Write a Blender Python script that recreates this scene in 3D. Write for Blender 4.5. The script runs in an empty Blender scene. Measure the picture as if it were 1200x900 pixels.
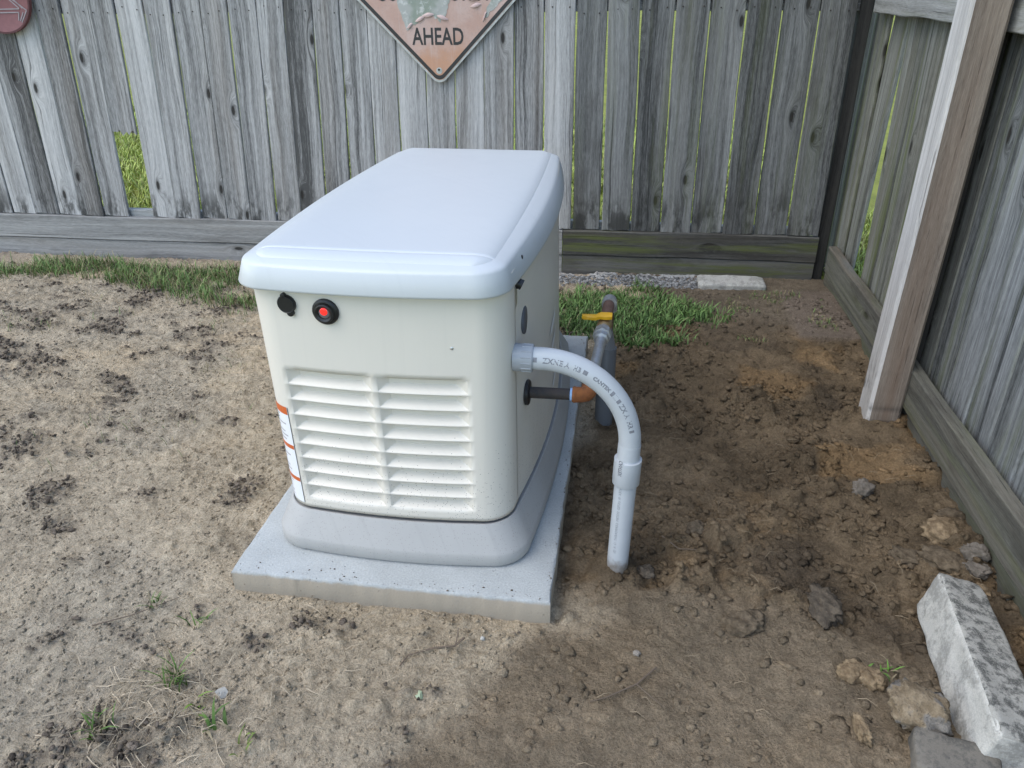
import bpy, bmesh, math, random
import numpy as np
from mathutils import Vector, Matrix

random.seed(7); rng = np.random.default_rng(7)
SC = bpy.context.scene
COL = SC.collection

# ------------------------------------------------------------------ camera
PITCH, YAW, ROLL = 0.4916, -0.1515, -0.0092
CAM = Vector((0.4783, -1.2273, 1.1984)); FPX = 889.18
fwd = Vector((math.sin(YAW)*math.cos(PITCH), math.cos(YAW)*math.cos(PITCH), -math.sin(PITCH)))
right0 = Vector((math.cos(YAW), -math.sin(YAW), 0)); up0 = right0.cross(fwd)
cr, sr = math.cos(ROLL), math.sin(ROLL)
right = cr*right0 + sr*up0; up = -sr*right0 + cr*up0
cd = bpy.data.cameras.new('camera'); cam = bpy.data.objects.new('camera', cd); COL.objects.link(cam)
cd.sensor_fit = 'HORIZONTAL'; cd.sensor_width = 36; cd.lens = FPX/1200*36
cd.clip_start = 0.02; cd.clip_end = 2000
M = Matrix.Identity(4)
for i in range(3):
    M[i][0] = right[i]; M[i][1] = up[i]; M[i][2] = -fwd[i]; M[i][3] = CAM[i]
cam.matrix_world = M
SC.camera = cam

# ------------------------------------------------------------------ sky, sun, exposure
SUN_EL, SUN_AZ = 55, 238        # degrees; azimuth the light comes FROM, clockwise from +Y
W = bpy.data.worlds.new('World'); SC.world = W; W.use_nodes = True
nt = W.node_tree; nt.nodes.clear()
sky = nt.nodes.new('ShaderNodeTexSky'); sky.sky_type = 'NISHITA'; sky.sun_disc = False
sky.sun_elevation = math.radians(SUN_EL); sky.sun_rotation = math.radians(SUN_AZ)
sky.air_density = 1.0; sky.dust_density = 1.0; sky.ozone_density = 1.0
bgn = nt.nodes.new('ShaderNodeBackground'); bgn.inputs[1].default_value = 0.15
wo = nt.nodes.new('ShaderNodeOutputWorld')
nt.links.new(sky.outputs[0], bgn.inputs[0]); nt.links.new(bgn.outputs[0], wo.inputs[0])
sl = bpy.data.lights.new('sun', 'SUN'); sl.energy = 0.78; sl.angle = math.radians(60); sl.color = (1.0, 0.975, 0.86)
so = bpy.data.objects.new('sun', sl); COL.objects.link(so)
el, az = math.radians(SUN_EL), math.radians(SUN_AZ)
sdir = Vector((math.sin(az)*math.cos(el), math.cos(az)*math.cos(el), math.sin(el)))
so.rotation_euler = sdir.to_track_quat('Z', 'Y').to_euler()
SC.view_settings.view_transform = 'Standard'; SC.view_settings.look = 'None'
SC.view_settings.exposure = 1.22; SC.view_settings.gamma = 1
SC.render.engine = 'CYCLES'
SC.cycles.use_denoising = True
SC.cycles.denoising_prefilter = 'ACCURATE'
SC.cycles.max_bounces = 6

# ------------------------------------------------------------------ helpers
def tag(o, label=None, cat=None, group=None, kind=None):
    if label: o['label'] = label
    if cat: o['category'] = cat
    if group: o['group'] = group
    if kind: o['kind'] = kind
    return o
def empty(name, loc=(0,0,0), rz=0):
    o = bpy.data.objects.new(name, None); COL.objects.link(o)
    o.location = loc; o.rotation_euler = (0,0,rz); o.empty_display_size = .05
    return o
def link(name, me, mat=None, parent=None, smooth=False):
    o = bpy.data.objects.new(name, me); COL.objects.link(o)
    if mat and not me.materials: me.materials.append(mat)
    if parent: o.parent = parent
    if smooth: me.polygons.foreach_set('use_smooth', [True]*len(me.polygons))
    return o
def pyobj(name, v, f, mat, parent=None, smooth=False):
    me = bpy.data.meshes.new(name); me.from_pydata([tuple(p) for p in v], [], f); me.update()
    return link(name, me, mat, parent, smooth)
def autosmooth(o, deg=35):
    me = o.data
    bm = bmesh.new(); bm.from_mesh(me); bmesh.ops.recalc_face_normals(bm, faces=bm.faces)
    for f in bm.faces: f.smooth = True
    for e in bm.edges:
        if len(e.link_faces) == 2 and e.calc_face_angle(0) > math.radians(deg): e.smooth = False
    bm.to_mesh(me); bm.free(); return o
def np_mesh(name, verts, faces, cols=None):
    """verts (n,3); faces (m,k) int array"""
    me = bpy.data.meshes.new(name); n = len(verts); m, k = faces.shape
    me.vertices.add(n); me.vertices.foreach_set('co', np.asarray(verts, np.float32).ravel())
    me.loops.add(m*k); me.loops.foreach_set('vertex_index', faces.astype(np.int32).ravel())
    me.polygons.add(m); me.polygons.foreach_set('loop_start', np.arange(0, m*k, k, dtype=np.int32))
    me.polygons.foreach_set('loop_total', np.full(m, k, np.int32))
    if cols is not None:
        a = me.color_attributes.new('col', 'FLOAT_COLOR', 'POINT')
        a.data.foreach_set('color', np.concatenate([cols, np.ones((n,1))], 1).astype(np.float32).ravel())
    me.update(calc_edges=True); me.validate(); return me

# -- value noise in numpy
def vnoise(x, y, seed):
    r = np.random.default_rng(seed).random((256,256))
    xi = np.floor(x).astype(int); yi = np.floor(y).astype(int); fx = x-xi; fy = y-yi
    fx = fx*fx*fx*(fx*(fx*6-15)+10); fy = fy*fy*fy*(fy*(fy*6-15)+10)
    a = r[xi&255, yi&255]; b = r[(xi+1)&255, yi&255]; c = r[xi&255, (yi+1)&255]; d = r[(xi+1)&255, (yi+1)&255]
    return (a*(1-fx)+b*fx)*(1-fy) + (c*(1-fx)+d*fx)*fy
def fbm(x, y, s, oct=4, seed=1, gain=.5):
    t = 0; a = 1; n = 0
    ca, sa = math.cos(.6), math.sin(.6)
    x = x*s; y = y*s
    for i in range(oct):
        t = t + a*vnoise(x+i*13.7, y+i*7.3, seed+i); n += a; a *= gain
        x, y = (x*ca-y*sa)*2.03, (x*sa+y*ca)*2.03
    return t/n
def worley(x, y, s, seed):
    r = np.random.default_rng(seed).random((128,128,3)); x = x*s; y = y*s
    xi = np.floor(x).astype(int); yi = np.floor(y).astype(int)
    best = np.full(x.shape, 9.); val = np.zeros(x.shape); second = np.full(x.shape, 9.)
    for dx in (-1,0,1):
        for dy in (-1,0,1):
            p = r[(xi+dx)&127, (yi+dy)&127]
            d = np.hypot(xi+dx+p[...,0]-x, yi+dy+p[...,1]-y)
            m = d < best
            second = np.where(m, best, np.minimum(second, d)); best = np.where(m, d, best); val = np.where(m, p[...,2], val)
    return best, val, second
def sst(a, b, x):
    t = np.clip((x-a)/(b-a), 0, 1); return t*t*(3-2*t)

# ------------------------------------------------------------------ material helpers
class NT:
    def __init__(s, name):
        s.m = bpy.data.materials.new(name); s.m.use_nodes = True; s.t = s.m.node_tree; s.t.nodes.clear()
        s.out = s.n('ShaderNodeOutputMaterial'); s.b = s.n('ShaderNodeBsdfPrincipled'); s.l(s.b.outputs[0], s.out.inputs[0])
    def n(s, t, **kw):
        o = s.t.nodes.new(t)
        for k, v in kw.items(): setattr(o, k, v)
        return o
    def l(s, a, b): s.t.links.new(a, b)
    def set(s, sock, v):
        if hasattr(v, 'is_linked') or hasattr(v, 'links'): s.l(v, sock)
        else:
            if isinstance(v, tuple) and len(v) == 3 and len(sock.default_value) == 4: v = (*v, 1)
            sock.default_value = v
    def math(s, op, a, b=0.0, clamp=False):
        o = s.n('ShaderNodeMath', operation=op, use_clamp=clamp); s.set(o.inputs[0], a); s.set(o.inputs[1], b); return o.outputs[0]
    def mr(s, v, a, b, c=0.0, d=1.0):
        o = s.n('ShaderNodeMapRange', interpolation_type='SMOOTHSTEP'); s.set(o.inputs[0], v)
        for i, q in enumerate((a, b, c, d)): o.inputs[i+1].default_value = q
        return o.outputs[0]
    def mix(s, f, a, b, mode='MIX'):
        o = s.n('ShaderNodeMix', data_type='RGBA', blend_type=mode); s.set(o.inputs[0], f); s.set(o.inputs[6], a); s.set(o.inputs[7], b); return o.outputs[2]
    def obj(s): return s.n('ShaderNodeTexCoord').outputs['Object']
    def rnd(s): return s.n('ShaderNodeObjectInfo').outputs['Random']
    def vmul(s, v, k):
        o = s.n('ShaderNodeVectorMath', operation='MULTIPLY'); s.set(o.inputs[0], v); o.inputs[1].default_value = k; return o.outputs[0]
    def vadd(s, a, b):
        o = s.n('ShaderNodeVectorMath', operation='ADD'); s.set(o.inputs[0], a); s.set(o.inputs[1], b); return o.outputs[0]
    def comb(s, x, y, z):
        o = s.n('ShaderNodeCombineXYZ')
        for i, q in enumerate((x, y, z)): s.set(o.inputs[i], q)
        return o.outputs[0]
    def sep(s, v):
        o = s.n('ShaderNodeSeparateXYZ'); s.l(v, o.inputs[0]); return o.outputs
    def noise(s, v, scale=1.0, detail=4, rough=.55, dist=0.0):
        o = s.n('ShaderNodeTexNoise'); s.l(v, o.inputs['Vector']); o.inputs['Scale'].default_value = scale
        o.inputs['Detail'].default_value = detail; o.inputs['Roughness'].default_value = rough; o.inputs['Distortion'].default_value = dist
        return o.outputs[0]
    def voro(s, v, scale=1.0, feat='F1', rand=1.0):
        o = s.n('ShaderNodeTexVoronoi', feature=feat); s.l(v, o.inputs['Vector']); o.inputs['Scale'].default_value = scale; o.inputs['Randomness'].default_value = rand
        return o
    def bump(s, h, dist, strength=1.0):
        o = s.n('ShaderNodeBump'); s.l(h, o.inputs['Height']); o.inputs['Distance'].default_value = dist; o.inputs['Strength'].default_value = strength
        s.l(o.outputs[0], s.b.inputs['Normal'])
    def fin(s, col=None, rough=.5, metal=0.0, spec=None):
        if col is not None: s.set(s.b.inputs['Base Color'], col)
        s.set(s.b.inputs['Roughness'], rough); s.set(s.b.inputs['Metallic'], metal)
        if spec is not None: s.b.inputs['Specular IOR Level'].default_value = spec
        return s.m
def plain(name, col, rough=.5, metal=0.0, var=.12, scale=25, bump=0.0, spec=None):
    s = NT(name); o = s.obj(); n = s.noise(o, scale, 5)
    c = s.mix(n, tuple(k*(1-var) for k in col), tuple(min(1, k*(1+var)) for k in col))
    if bump: s.bump(s.noise(o, scale*4, 4), bump)
    return s.fin(c, rough, metal, spec)

def wood(name, dark, light, tint=(.20,.15,.10), tint_amt=.25, moss=0.0, stain=0.0, stain_h=.25, dirt=0.0, crack=.7):
    """weathered board; local z runs along the grain, local x across"""
    s = NT(name); o = s.obj(); r = s.rnd()
    off = s.comb(s.math('MULTIPLY', r, 37.0), s.math('MULTIPLY', r, 11.0), s.math('MULTIPLY', r, 53.0))
    p = s.vadd(o, off); x, y, z = s.sep(p)
    # knots: random cells, they bend the grain round them
    kv = s.voro(s.comb(s.math('MULTIPLY', s.math('ADD', x, y), 8.0), s.math('MULTIPLY', z, 2.9), 0.0), 1.0); kv.voronoi_dimensions = '2D'
    kc = s.n('ShaderNodeSeparateColor'); s.l(kv.outputs['Color'], kc.inputs[0])
    on = s.math('GREATER_THAN', kc.outputs[0], .74)
    kd = kv.outputs['Distance']
    fall = s.math('MULTIPLY', s.mr(kd, .30, .02), on)
    core = s.math('MULTIPLY', s.mr(kd, .075, .045), on)
    wob = s.math('MULTIPLY', s.math('SUBTRACT', s.noise(s.comb(s.math('MULTIPLY', x, 6.0), 0.0, s.math('MULTIPLY', z, 1.6)), 1.0, 2), .5), .05)
    gx = s.math('ADD', s.math('ADD', x, wob), s.math('MULTIPLY', fall, .035))
    def g(sx, sz, d=5, ro=.6): return s.noise(s.comb(s.math('MULTIPLY', gx, sx), s.math('MULTIPLY', y, sx), s.math('MULTIPLY', z, sz)), 1.0, d, ro)
    broad = g(16, .35, 2); grain = g(75, 1.3, 5, .65); fine = g(420, 30, 3, .75); ck = g(120, .9, 3, .6)
    v = s.math('ADD', s.math('MULTIPLY', s.math('SUBTRACT', broad, .5), 1.3), s.math('MULTIPLY', s.math('SUBTRACT', grain, .5), 1.6))
    v = s.math('ADD', v, s.math('MULTIPLY', s.math('SUBTRACT', fine, .5), 1.25))
    v = s.math('ADD', s.math('ADD', v, .5), s.math('MULTIPLY', s.math('SUBTRACT', r, .5), .45), True)
    c = s.mix(v, dark, light)
    c = s.mix(s.math('MULTIPLY', s.mr(g(10, .5, 2), .45, .8), tint_amt), c, tint)
    crk = s.math('MULTIPLY', s.mr(ck, .36, .29), crack)
    c = s.mix(crk, c, tuple(k*.3 for k in dark))
    c = s.mix(s.math('MULTIPLY', s.mr(kd, .15, .05), s.math('MULTIPLY', on, .55)), c, tuple(k*.6 for k in dark))
    c = s.mix(s.math('MULTIPLY', core, .9), c, (.025,.022,.018))
    blot = s.noise(s.vmul(p, (9,9,3)), 1.0, 5, .65)
    if dirt: c = s.mix(s.math('MULTIPLY', s.mr(blot, .5, .68), dirt), c, (.05,.045,.038))
    lz = s.sep(o)[2]
    if stain:
        edge = s.math('ADD', lz, s.math('MULTIPLY', s.math('SUBTRACT', s.noise(s.vmul(p, (22,22,5)), 1.0, 4), .5), stain_h*1.6))
        patch = s.mr(s.noise(s.comb(s.math('MULTIPLY', x, 14.0), s.math('MULTIPLY', r, 9.0), s.math('MULTIPLY', z, 6.0)), 1.0, 4, .65), .47, .60)
        c = s.mix(s.math('MULTIPLY', s.math('MULTIPLY', s.mr(edge, stain_h*1.5, stain_h*.1), patch), stain), c, (.035,.034,.030))
    if moss:
        mm = s.mr(s.noise(s.vmul(p, (17,17,1.0)), 1.0, 5, .7), .48, .66)
        c = s.mix(s.math('MULTIPLY', mm, moss), c, (.105,.12,.035))
    h = s.math('SUBTRACT', s.math('ADD', grain, s.math('MULTIPLY', fine, .5)), s.math('ADD', s.math('MULTIPLY', crk, 1.2), core))
    s.bump(h, .0018, .8)
    return s.fin(c, .85, 0, .25)

WOOD_BACK = wood('weathered_grey_pine', (.08,.078,.073), (.55,.535,.505), (.21,.17,.13), .30, stain=.8, stain_h=.13)
WOOD_BACK_N = wood('weathered_grey_pine_broken', (.08,.078,.073), (.55,.535,.505), (.21,.17,.13), .30)
WOOD_BACK_D = wood('weathered_grey_pine_damp', (.050,.050,.047), (.30,.298,.28), (.13,.115,.085), .35, moss=.22, stain=.85, stain_h=.16, dirt=.35)
WOOD_KICK = wood('weathered_kick_board', (.10,.097,.09), (.37,.36,.335), (.22,.185,.14), .5, dirt=.3)
WOOD_KICK_D = wood('mossy_kick_board', (.035,.034,.030), (.15,.145,.13), (.12,.10,.07), .5, moss=.8, dirt=.55)
WOOD_SIDE = wood('greenish_picket', (.045,.046,.038), (.30,.30,.265), (.13,.115,.075), .4, moss=.65, dirt=.35)
WOOD_SIDE_R = wood('streaky_grey_picket', (.03,.033,.033), (.31,.32,.315), (.10,.10,.075), .3, moss=.35, stain=.6, stain_h=.25, dirt=.3)
WOOD_RAIL = wood('damp_rail', (.035,.034,.028), (.155,.15,.125), (.13,.085,.05), .55, dirt=.6, moss=.3)
WOOD_TOP = wood('pale_top_rail', (.14,.14,.13), (.38,.38,.36), (.2,.17,.12), .3, moss=.3)
WOOD_POST = wood('newer_brown_post', (.13,.10,.078), (.33,.275,.22), (.16,.10,.065), .75, stain=.9, stain_h=.26, crack=.5)
WOOD_PALE = wood('pale_post_face', (.33,.31,.285), (.60,.575,.54), (.3,.26,.22), .2, stain=.9, stain_h=.24, crack=.6)  # lighter wood for the left face of the newer post
WOOD_DARK = wood('old_shaded_post', (.014,.013,.012), (.055,.052,.046), dirt=.6)  # near-black wood: the fence corner's deep shade is put into its colour
NAIL = plain('rusted_nail', (.04,.03,.025), .7)

# ------------------------------------------------------------------ ground
GX0, GX1, GY0, GY1 = -3.9, 1.46, -1.35, 2.22
STEP = .0056
DARK = [None]
def ground_fields(x, y):
    """height and colour of the yard soil"""
    b1 = (fbm(x, y, 1.6, 3, 11)-.5); b2 = (fbm(x, y, 3.2, 4, 31)-.5)
    # dug, damp soil between the pad and the right fence; dry sand elsewhere
    edge = .34 + b2*.55 + np.where(y < 0, -(y)*(-.55), 0) + np.where(y > 1.35, np.minimum((y-1.35)*.6,.12), 0)
    dug = sst(-.07, .10, x-edge)
    far = sst(1.45, 1.75, y + b2*.4)                     # behind the dug bed: packed dark soil
    smooth_patch = sst(.60, .52, np.hypot((x-.62)/1.0, (y+.30)/.72) + b1*.5) * dug   # trodden sand at the front
    clods = dug*(1-far)*(1-.85*smooth_patch)
    z = -.052 + .024*sst(.5, 2.0, y) + b1*.03
    z = z + dug*.008*sst(.2, 1.2, x)
    # clods
    w1, v1, s1 = worley(x+b2*.05, y+b1*.05, 15, 5); w2, v2, s2 = worley(x, y, 34, 6); w3, v3, s3 = worley(x+b1*.02, y, 75, 8); ridge = 1-2*np.abs(fbm(x, y*1.5, 13, 4, 57, .6)-.5)
    wx = x+(fbm(x, y, 11, 3, 63)-.5)*.06; wy = y+(fbm(x, y, 11, 3, 67)-.5)*.06
    lump = 0
    for sc_, am, sd in ((8, .030, 5), (19, .017, 16), (44, .0055, 27)):
        d1, vv, d2 = worley(wx, wy*1.25, sc_, sd); lump = lump + sst(0, .30, d2-d1)*(np.clip(vv-.25, 0, 1))*am
    rough = fbm(x, y, 9, 5, 51, .58)-.5
    band = sst(.45, .62, fbm(x*1.0, y*1.6, 3.0, 3, 77))    # where it is cloddier
    z = z + clods*(lump*(.45+.75*band) + rough*.045 - sst(.93, 1.0, ridge)*.010*band - .012)
    # dry sand: gentle hummocks, grain and clumps of dark turned-up soil
    hum = fbm(x, y*1.3, 5, 4, 91)-.5; gr = fbm(x, y, 70, 2, 95, .7)-.5
    cl = fbm(x*.9, y*1.5, 8.5, 5, 101, .66)
    dens = sst(-.55, -1.6, x)*.05 + sst(.1, 1.2, y)*.045
    dark = sst(.60, .74, cl + dens*.6 + (fbm(x, y, 1.7, 2, 107)-.5)*.16)*(1-dug)*(.55+.45*sst(.35,.6,fbm(x, y, 60, 2, 103)))
    DARK[0] = dark
    z = z + (1-dug)*(hum*.018 + gr*.011 + np.sqrt(np.clip(1-(w2/.6)**2, 0, 1))*(v2 > .72)*v2*.010*sst(.42,.6,fbm(x, y, 3.4, 3, 109)) + (fbm(x, y*1.2, 16, 4, 113, .6)-.5)*.012) + dark*(fbm(x, y, 45, 3, 61, .75)-.20)*.022
    z = z + dug*gr*.010 + smooth_patch*hum*.012
    # trench by the fence, bank against right rail
    z = z + .03*sst(1.18, 1.40, x)*sst(1.35, .2, y)
    z = z - .012*sst(.03, .0, np.abs(x-.385))*sst(-.05, .05, y)*sst(1.45, 1.35, y)
    z = z + .016*np.exp(-(((x-.512)**2+(y-.185)**2)/.0030)) + .022*np.exp(-(((x-1.31)/.10)**2+((y-.95)/.09)**2))*(.6+.8*fbm(x, y, 30, 3, 401))
    # under the pad: flat
    pad = sst(-.40, -.36, x)*sst(.40, .36, x)*sst(-.03, .01, y)*sst(1.44, 1.40, y)
    z = z*(1-pad) + np.minimum(z, -.06)*pad
    # bed at the foot of the back fence
    z = z - .006*sst(2.06, 2.14, y)
    # flat packed patch in the far right corner
    flat = sst(1.14, 1.18, x)*sst(1.53, 1.545, y)*sst(2.06, 2.0, y)
    z = z*(1-flat) + (-.012)*flat
    # ---- colours (linear)
    C = lambda r, g, b: np.array((r, g, b))[None, :]
    n1 = fbm(x, y, 2.2, 4, 201)[:, None]; n2 = fbm(x, y, 7, 4, 211)[:, None]; n3 = fbm(x, y, 40, 3, 221)[:, None]
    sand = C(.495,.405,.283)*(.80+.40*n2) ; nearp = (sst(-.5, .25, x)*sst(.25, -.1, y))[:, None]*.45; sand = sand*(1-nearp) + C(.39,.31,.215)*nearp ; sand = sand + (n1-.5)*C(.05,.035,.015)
    straw = sst(.5, .62, fbm(x, y*1.7, 6, 4, 231))[:, None]*sst(.0, 1.4, y)[:, None]
    sand = sand*(1-straw*.45) + C(.62,.475,.30)*straw*.45
    grey = sst(.5, .64, fbm(x, y, 3, 3, 241))[:, None]*.5; sand = sand*(1-grey) + C(.42,.36,.27)*grey
    dk = dark[:, None]; sand = sand*(1-.55*dk) + C(.15,.12,.095)*.55*dk
    soil = C(.165,.120,.073)*(.35+1.3*n2)
    ora = sst(.56, .70, fbm(x, y, 4.2, 4, 251))[:, None]; soil = soil*(1-.6*ora) + C(.29,.185,.09)*.6*ora
    wet = sst(.52, .66, fbm(x, y, 3.3, 4, 261))[:, None]; soil = soil*(1-.5*wet) + C(.065,.052,.039)*.5*wet
    sm = smooth_patch[:, None]; soil = soil*(1-.8*sm) + (C(.245,.19,.126)*(.75+.5*n2))*.8*sm
    fr = far[:, None]; soil = soil*(1-fr) + C(.16,.127,.09)*(.7+.6*n2)*fr
    fl = flat[:, None]; soil = soil*(1-fl) + C(.19,.15,.115)*(.9+.2*n2)*fl
    strip = (sst(1.96, 2.06, y+b2*.1)*(1-dug))[:, None]; sand = sand*(1-.5*strip) + C(.40,.32,.24)*.5*strip
    d = dug[:, None]; col = (sand*(1-d) + soil*d)*(.78+.44*n3)
    ash = (sst(2.03, 2.08, y+b2*.06)*sst(.05, .25, x)*sst(.92, .80, x))[:, None]*sst(.40, .58, n3)
    col = col*(1-.85*ash) + C(.50,.50,.49)*.85*ash
    return z, np.clip(col, .01, .8), dug
nx = int((GX1-GX0)/STEP); ny = int((GY1-GY0)/STEP)
gx = np.linspace(GX0, GX1, nx); gy = np.linspace(GY0, GY1, ny)
XX, YY = np.meshgrid(gx, gy); XX = XX.ravel(); YY = YY.ravel()
GZ, GC, GD = ground_fields(XX, YY)
ii = np.arange(nx*ny).reshape(ny, nx)
faces = np.stack([ii[:-1,:-1].ravel(), ii[:-1,1:].ravel(), ii[1:,1:].ravel(), ii[1:,:-1].ravel()], 1)
GK2 = DARK[0].reshape(ny, nx); GZ2 = GZ.reshape(ny, nx); GC2 = GC.reshape(ny, nx, 3); GD2 = GD.reshape(ny, nx)
def gidx(x, y):
    return (np.clip(((np.asarray(y)-GY0)/(GY1-GY0)*(ny-1)).round().astype(int), 0, ny-1), np.clip(((np.asarray(x)-GX0)/(GX1-GX0)*(nx-1)).round().astype(int), 0, nx-1))
def gz(x, y): return GZ2[gidx(x, y)]
def gcol(x, y): return GC2[gidx(x, y)]

def soil_mat():
    s = NT('yard_soil'); o = s.obj(); a = s.n('ShaderNodeVertexColor', layer_name='col').outputs[0]
    f1 = s.noise(o, 170, 4, .75); f2 = s.noise(o, 900, 3, .7)
    k = s.math('ADD', s.math('MULTIPLY', s.math('SUBTRACT', f1, .5), 1.9), s.math('ADD', 1.0, s.math('MULTIPLY', s.math('SUBTRACT', f2, .5), 1.2)))
    c = s.mix(1.0, a, s.comb(k, k, k), 'MULTIPLY')
    s.bump(s.math('ADD', s.math('MULTIPLY', s.noise(o, 110, 5, .75), 1.0), s.math('MULTIPLY', f1, .9)), .011, .9)
    return s.fin(c, .95, 0, .15)
SOIL = soil_mat()
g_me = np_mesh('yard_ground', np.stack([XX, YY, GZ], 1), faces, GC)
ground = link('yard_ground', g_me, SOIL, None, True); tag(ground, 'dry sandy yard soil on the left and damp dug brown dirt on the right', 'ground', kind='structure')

def lawn_mat():
    s = NT('lawn_soil'); o = s.obj(); n = s.noise(o, 3.0, 5); n2 = s.noise(o, 60, 4, .7)
    c = s.mix(n2, s.mix(s.mr(n, .35, .65), (.10,.13,.025), (.26,.29,.055)), (.36,.36,.10)); s.bump(n2, .02); return s.fin(c, .95, 0, .1)  # bright yellow-green: sunlight beyond the fence is painted into the colour
LAWN = lawn_mat()
def ring(name, x0, x1, y0, y1, far, z):
    v = [(x0,y0,z),(x1,y0,z),(x1,y1,z),(x0,y1,z),(-far,-far,z),(far,-far,z),(far,far,z),(-far,far,z)]
    f = [(4,5,1,0),(5,6,2,1),(6,7,3,2),(7,4,0,3)]
    return pyobj(name, v, f, LAWN)
tag(ring('lawn', GX0+.02, GX1-.02, GY0+.02, GY1-.02, 400, -.055), 'neighbouring green lawn reaching out beyond the fences', 'lawn', kind='structure')

# ------------------------------------------------------------------ boards
def board_mesh(name, w, t, L, seg=10, bev=.003, cup=0.0, wav=.0015, end=0.0, top_cut=None, taper=0.0, seed=0):
    """local: x across (centred), y 0 (face) .. t (back), z 0..L"""
    r = random.Random(seed)
    prof = [(-w/2+bev+(w-2*bev)*q/10,0) for q in range(11)]+[(w/2,bev),(w/2,t-bev),(w/2-bev,t),(0,t),(-w/2+bev,t),(-w/2,t-bev),(-w/2,bev)]
    P = len(prof); v = []; f = []
    jag = [r.uniform(-1,1)+.6*math.sin(i_*.9) for i_ in range(len(prof))]
    ph = r.random()*9; amp = wav
    for k in range(seg+1):
        q = k/seg; z = L*q
        dx = amp*math.sin(ph+q*7)+amp*.6*math.sin(ph*2+q*19); dy = amp*1.4*math.sin(ph*3+q*5)
        for ip, (x, y) in enumerate(prof):
            zz = z
            if k == 0: zz += end*jag[ip]
            if k == seg and top_cut: zz += top_cut(x)
            cu = cup*((x/(w/2))**2-.5)
            xs = x*(1-taper*q)
            v.append((xs+dx+(r.uniform(-1,1)*.0006), y+dy+cu, zz))
    for k in range(seg):
        for i in range(P):
            a = k*P+i; b = k*P+(i+1)%P
            f.append((a, b, b+P, a+P))
    f.append(tuple(range(P-1,-1,-1))); f.append(tuple(range(seg*P, seg*P+P)))
    me = bpy.data.meshes.new(name); me.from_pydata(v, [], f); me.update(); return me

# ---- back fence
FY, FA = 2.173, 0.0204
fence = empty('wooden_fence', (0, FY, 0), math.atan(FA))
tag(fence, 'weathered grey vertical board fence running along the back of the yard', 'fence')
def fx(x): return x*math.sqrt(1+FA*FA)      # along-fence coordinate
# gap lines between boards: x where the gap crosses z=.175, and z=1.12 (metres along the fence)
bot = [-3.08,-2.95,-2.82,-2.693,-2.565,-2.444,-2.315,-2.19,-2.067,-1.941,-1.815,-1.685,-1.562,-1.426,-1.304,-1.175,-1.052,-.926,-.800,-.673,-.548,-.418,-.288,-.158,-.026,.107,.238,.374,.505,.639,.776,.915,1.053,1.194,1.340]
top = [-3.01,-2.885,-2.76,-2.64,-2.52,-2.395,-2.27,-2.144,-2.019,-1.891,-1.764,-1.634,-1.498,-1.375,-1.245,-1.120,-.996,-.873,-.755,-.640,-.520,-.396,-.270,-.145,-.020,.105,.236,.360,.496,.631,.765,.903,1.044,1.186,1.318]
nail_me = board_mesh('nail', .0045, .003, .0045, 1, .0012, wav=0)
FT = 1.86
for i in range(len(bot)-1):
    zl = (1.12-.175)
    cb = (bot[i]+bot[i+1])/2; ct = (top[i]+top[i+1])/2
    gap = random.uniform(.003, .0065) if i < 24 else random.uniform(.005, .0095)
    if i in (6,7,9,11,13): gap = .009
    w = min(bot[i+1]-bot[i], top[i+1]-top[i]) + abs((bot[i+1]-bot[i])-(top[i+1]-top[i]))*.5 - gap
    broken = abs(cb+1.878) < .01
    lean = math.atan2(ct-cb, zl)
    z0 = .177; L = FT-z0
    if broken:
        z0 = .575; L = FT-z0
    me = board_mesh('board', w, .016, L, 14, .0025, cup=random.uniform(-.004,.004), wav=random.uniform(.0005,.0022), end=(.013 if broken else .0015), seed=i)
    o = link('board', me, WOOD_BACK_N if broken else WOOD_BACK if cb < .3 else WOOD_BACK_D, fence)
    o.location = (fx(cb + (z0-.175)*(ct-cb)/zl), .012+random.uniform(-.004,.006), z0); o.rotation_euler = (random.uniform(-.002,.002), lean, random.uniform(-.012,.012))
    for zz in (1.083+random.uniform(-.012,.012), ):
        for sx in (-.27, .27):
            nn = link('nail', nail_me, NAIL, o); nn.location = (sx*w+random.uniform(-.008,.008), -.0035, zz-z0+random.uniform(-.008,.008))
# rails behind the boards
def rail(name, parent, mat, x0, x1, z0, h, t, y, seed, cupv=0.0, wav=.002):
    me = board_mesh(name, h, t, x1-x0, 16, .003, cup=cupv, wav=wav, seed=seed)
    o = link(name, me, mat, parent); o.location = (x0, y, z0+h/2)
    o.rotation_euler = (0, math.pi/2, 0); return o
for k, (a, b) in enumerate(((-3.1,-.35),(-.345,1.36))):
    rail('rail', fence, WOOD_BACK, a, b, 1.075, .09, .038, .034, 900+k)
    rail('rail', fence, WOOD_TOP, a, min(b, 1.30), .115, .09, .038, .034, 910+k)
    rail('rail', fence, WOOD_BACK, a, b, 1.70, .09, .038, .034, 915+k)
for k, (a, b, m1) in enumerate(((-3.1,.199,WOOD_KICK),(.202,1.338,WOOD_KICK_D))):
    rail('kick_board', fence, m1, a, b, .058, .116, .030, 0.0, 920+k)
    rail('kick_board', fence, m1, a, b, -.075, .129, .028, .006, 930+k)
for px in (-2.9,-.5,1.362):  # last one is narrow and fills the corner gap, shade painted in
    me = board_mesh('fence_post', .09 if px < 1 else .05, .09, 1.95, 6, .004, seed=940); o = link('fence_post', me, WOOD_DARK, fence)
    o.location = (px, .076 if px < 1 else .03, -.1)

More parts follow.
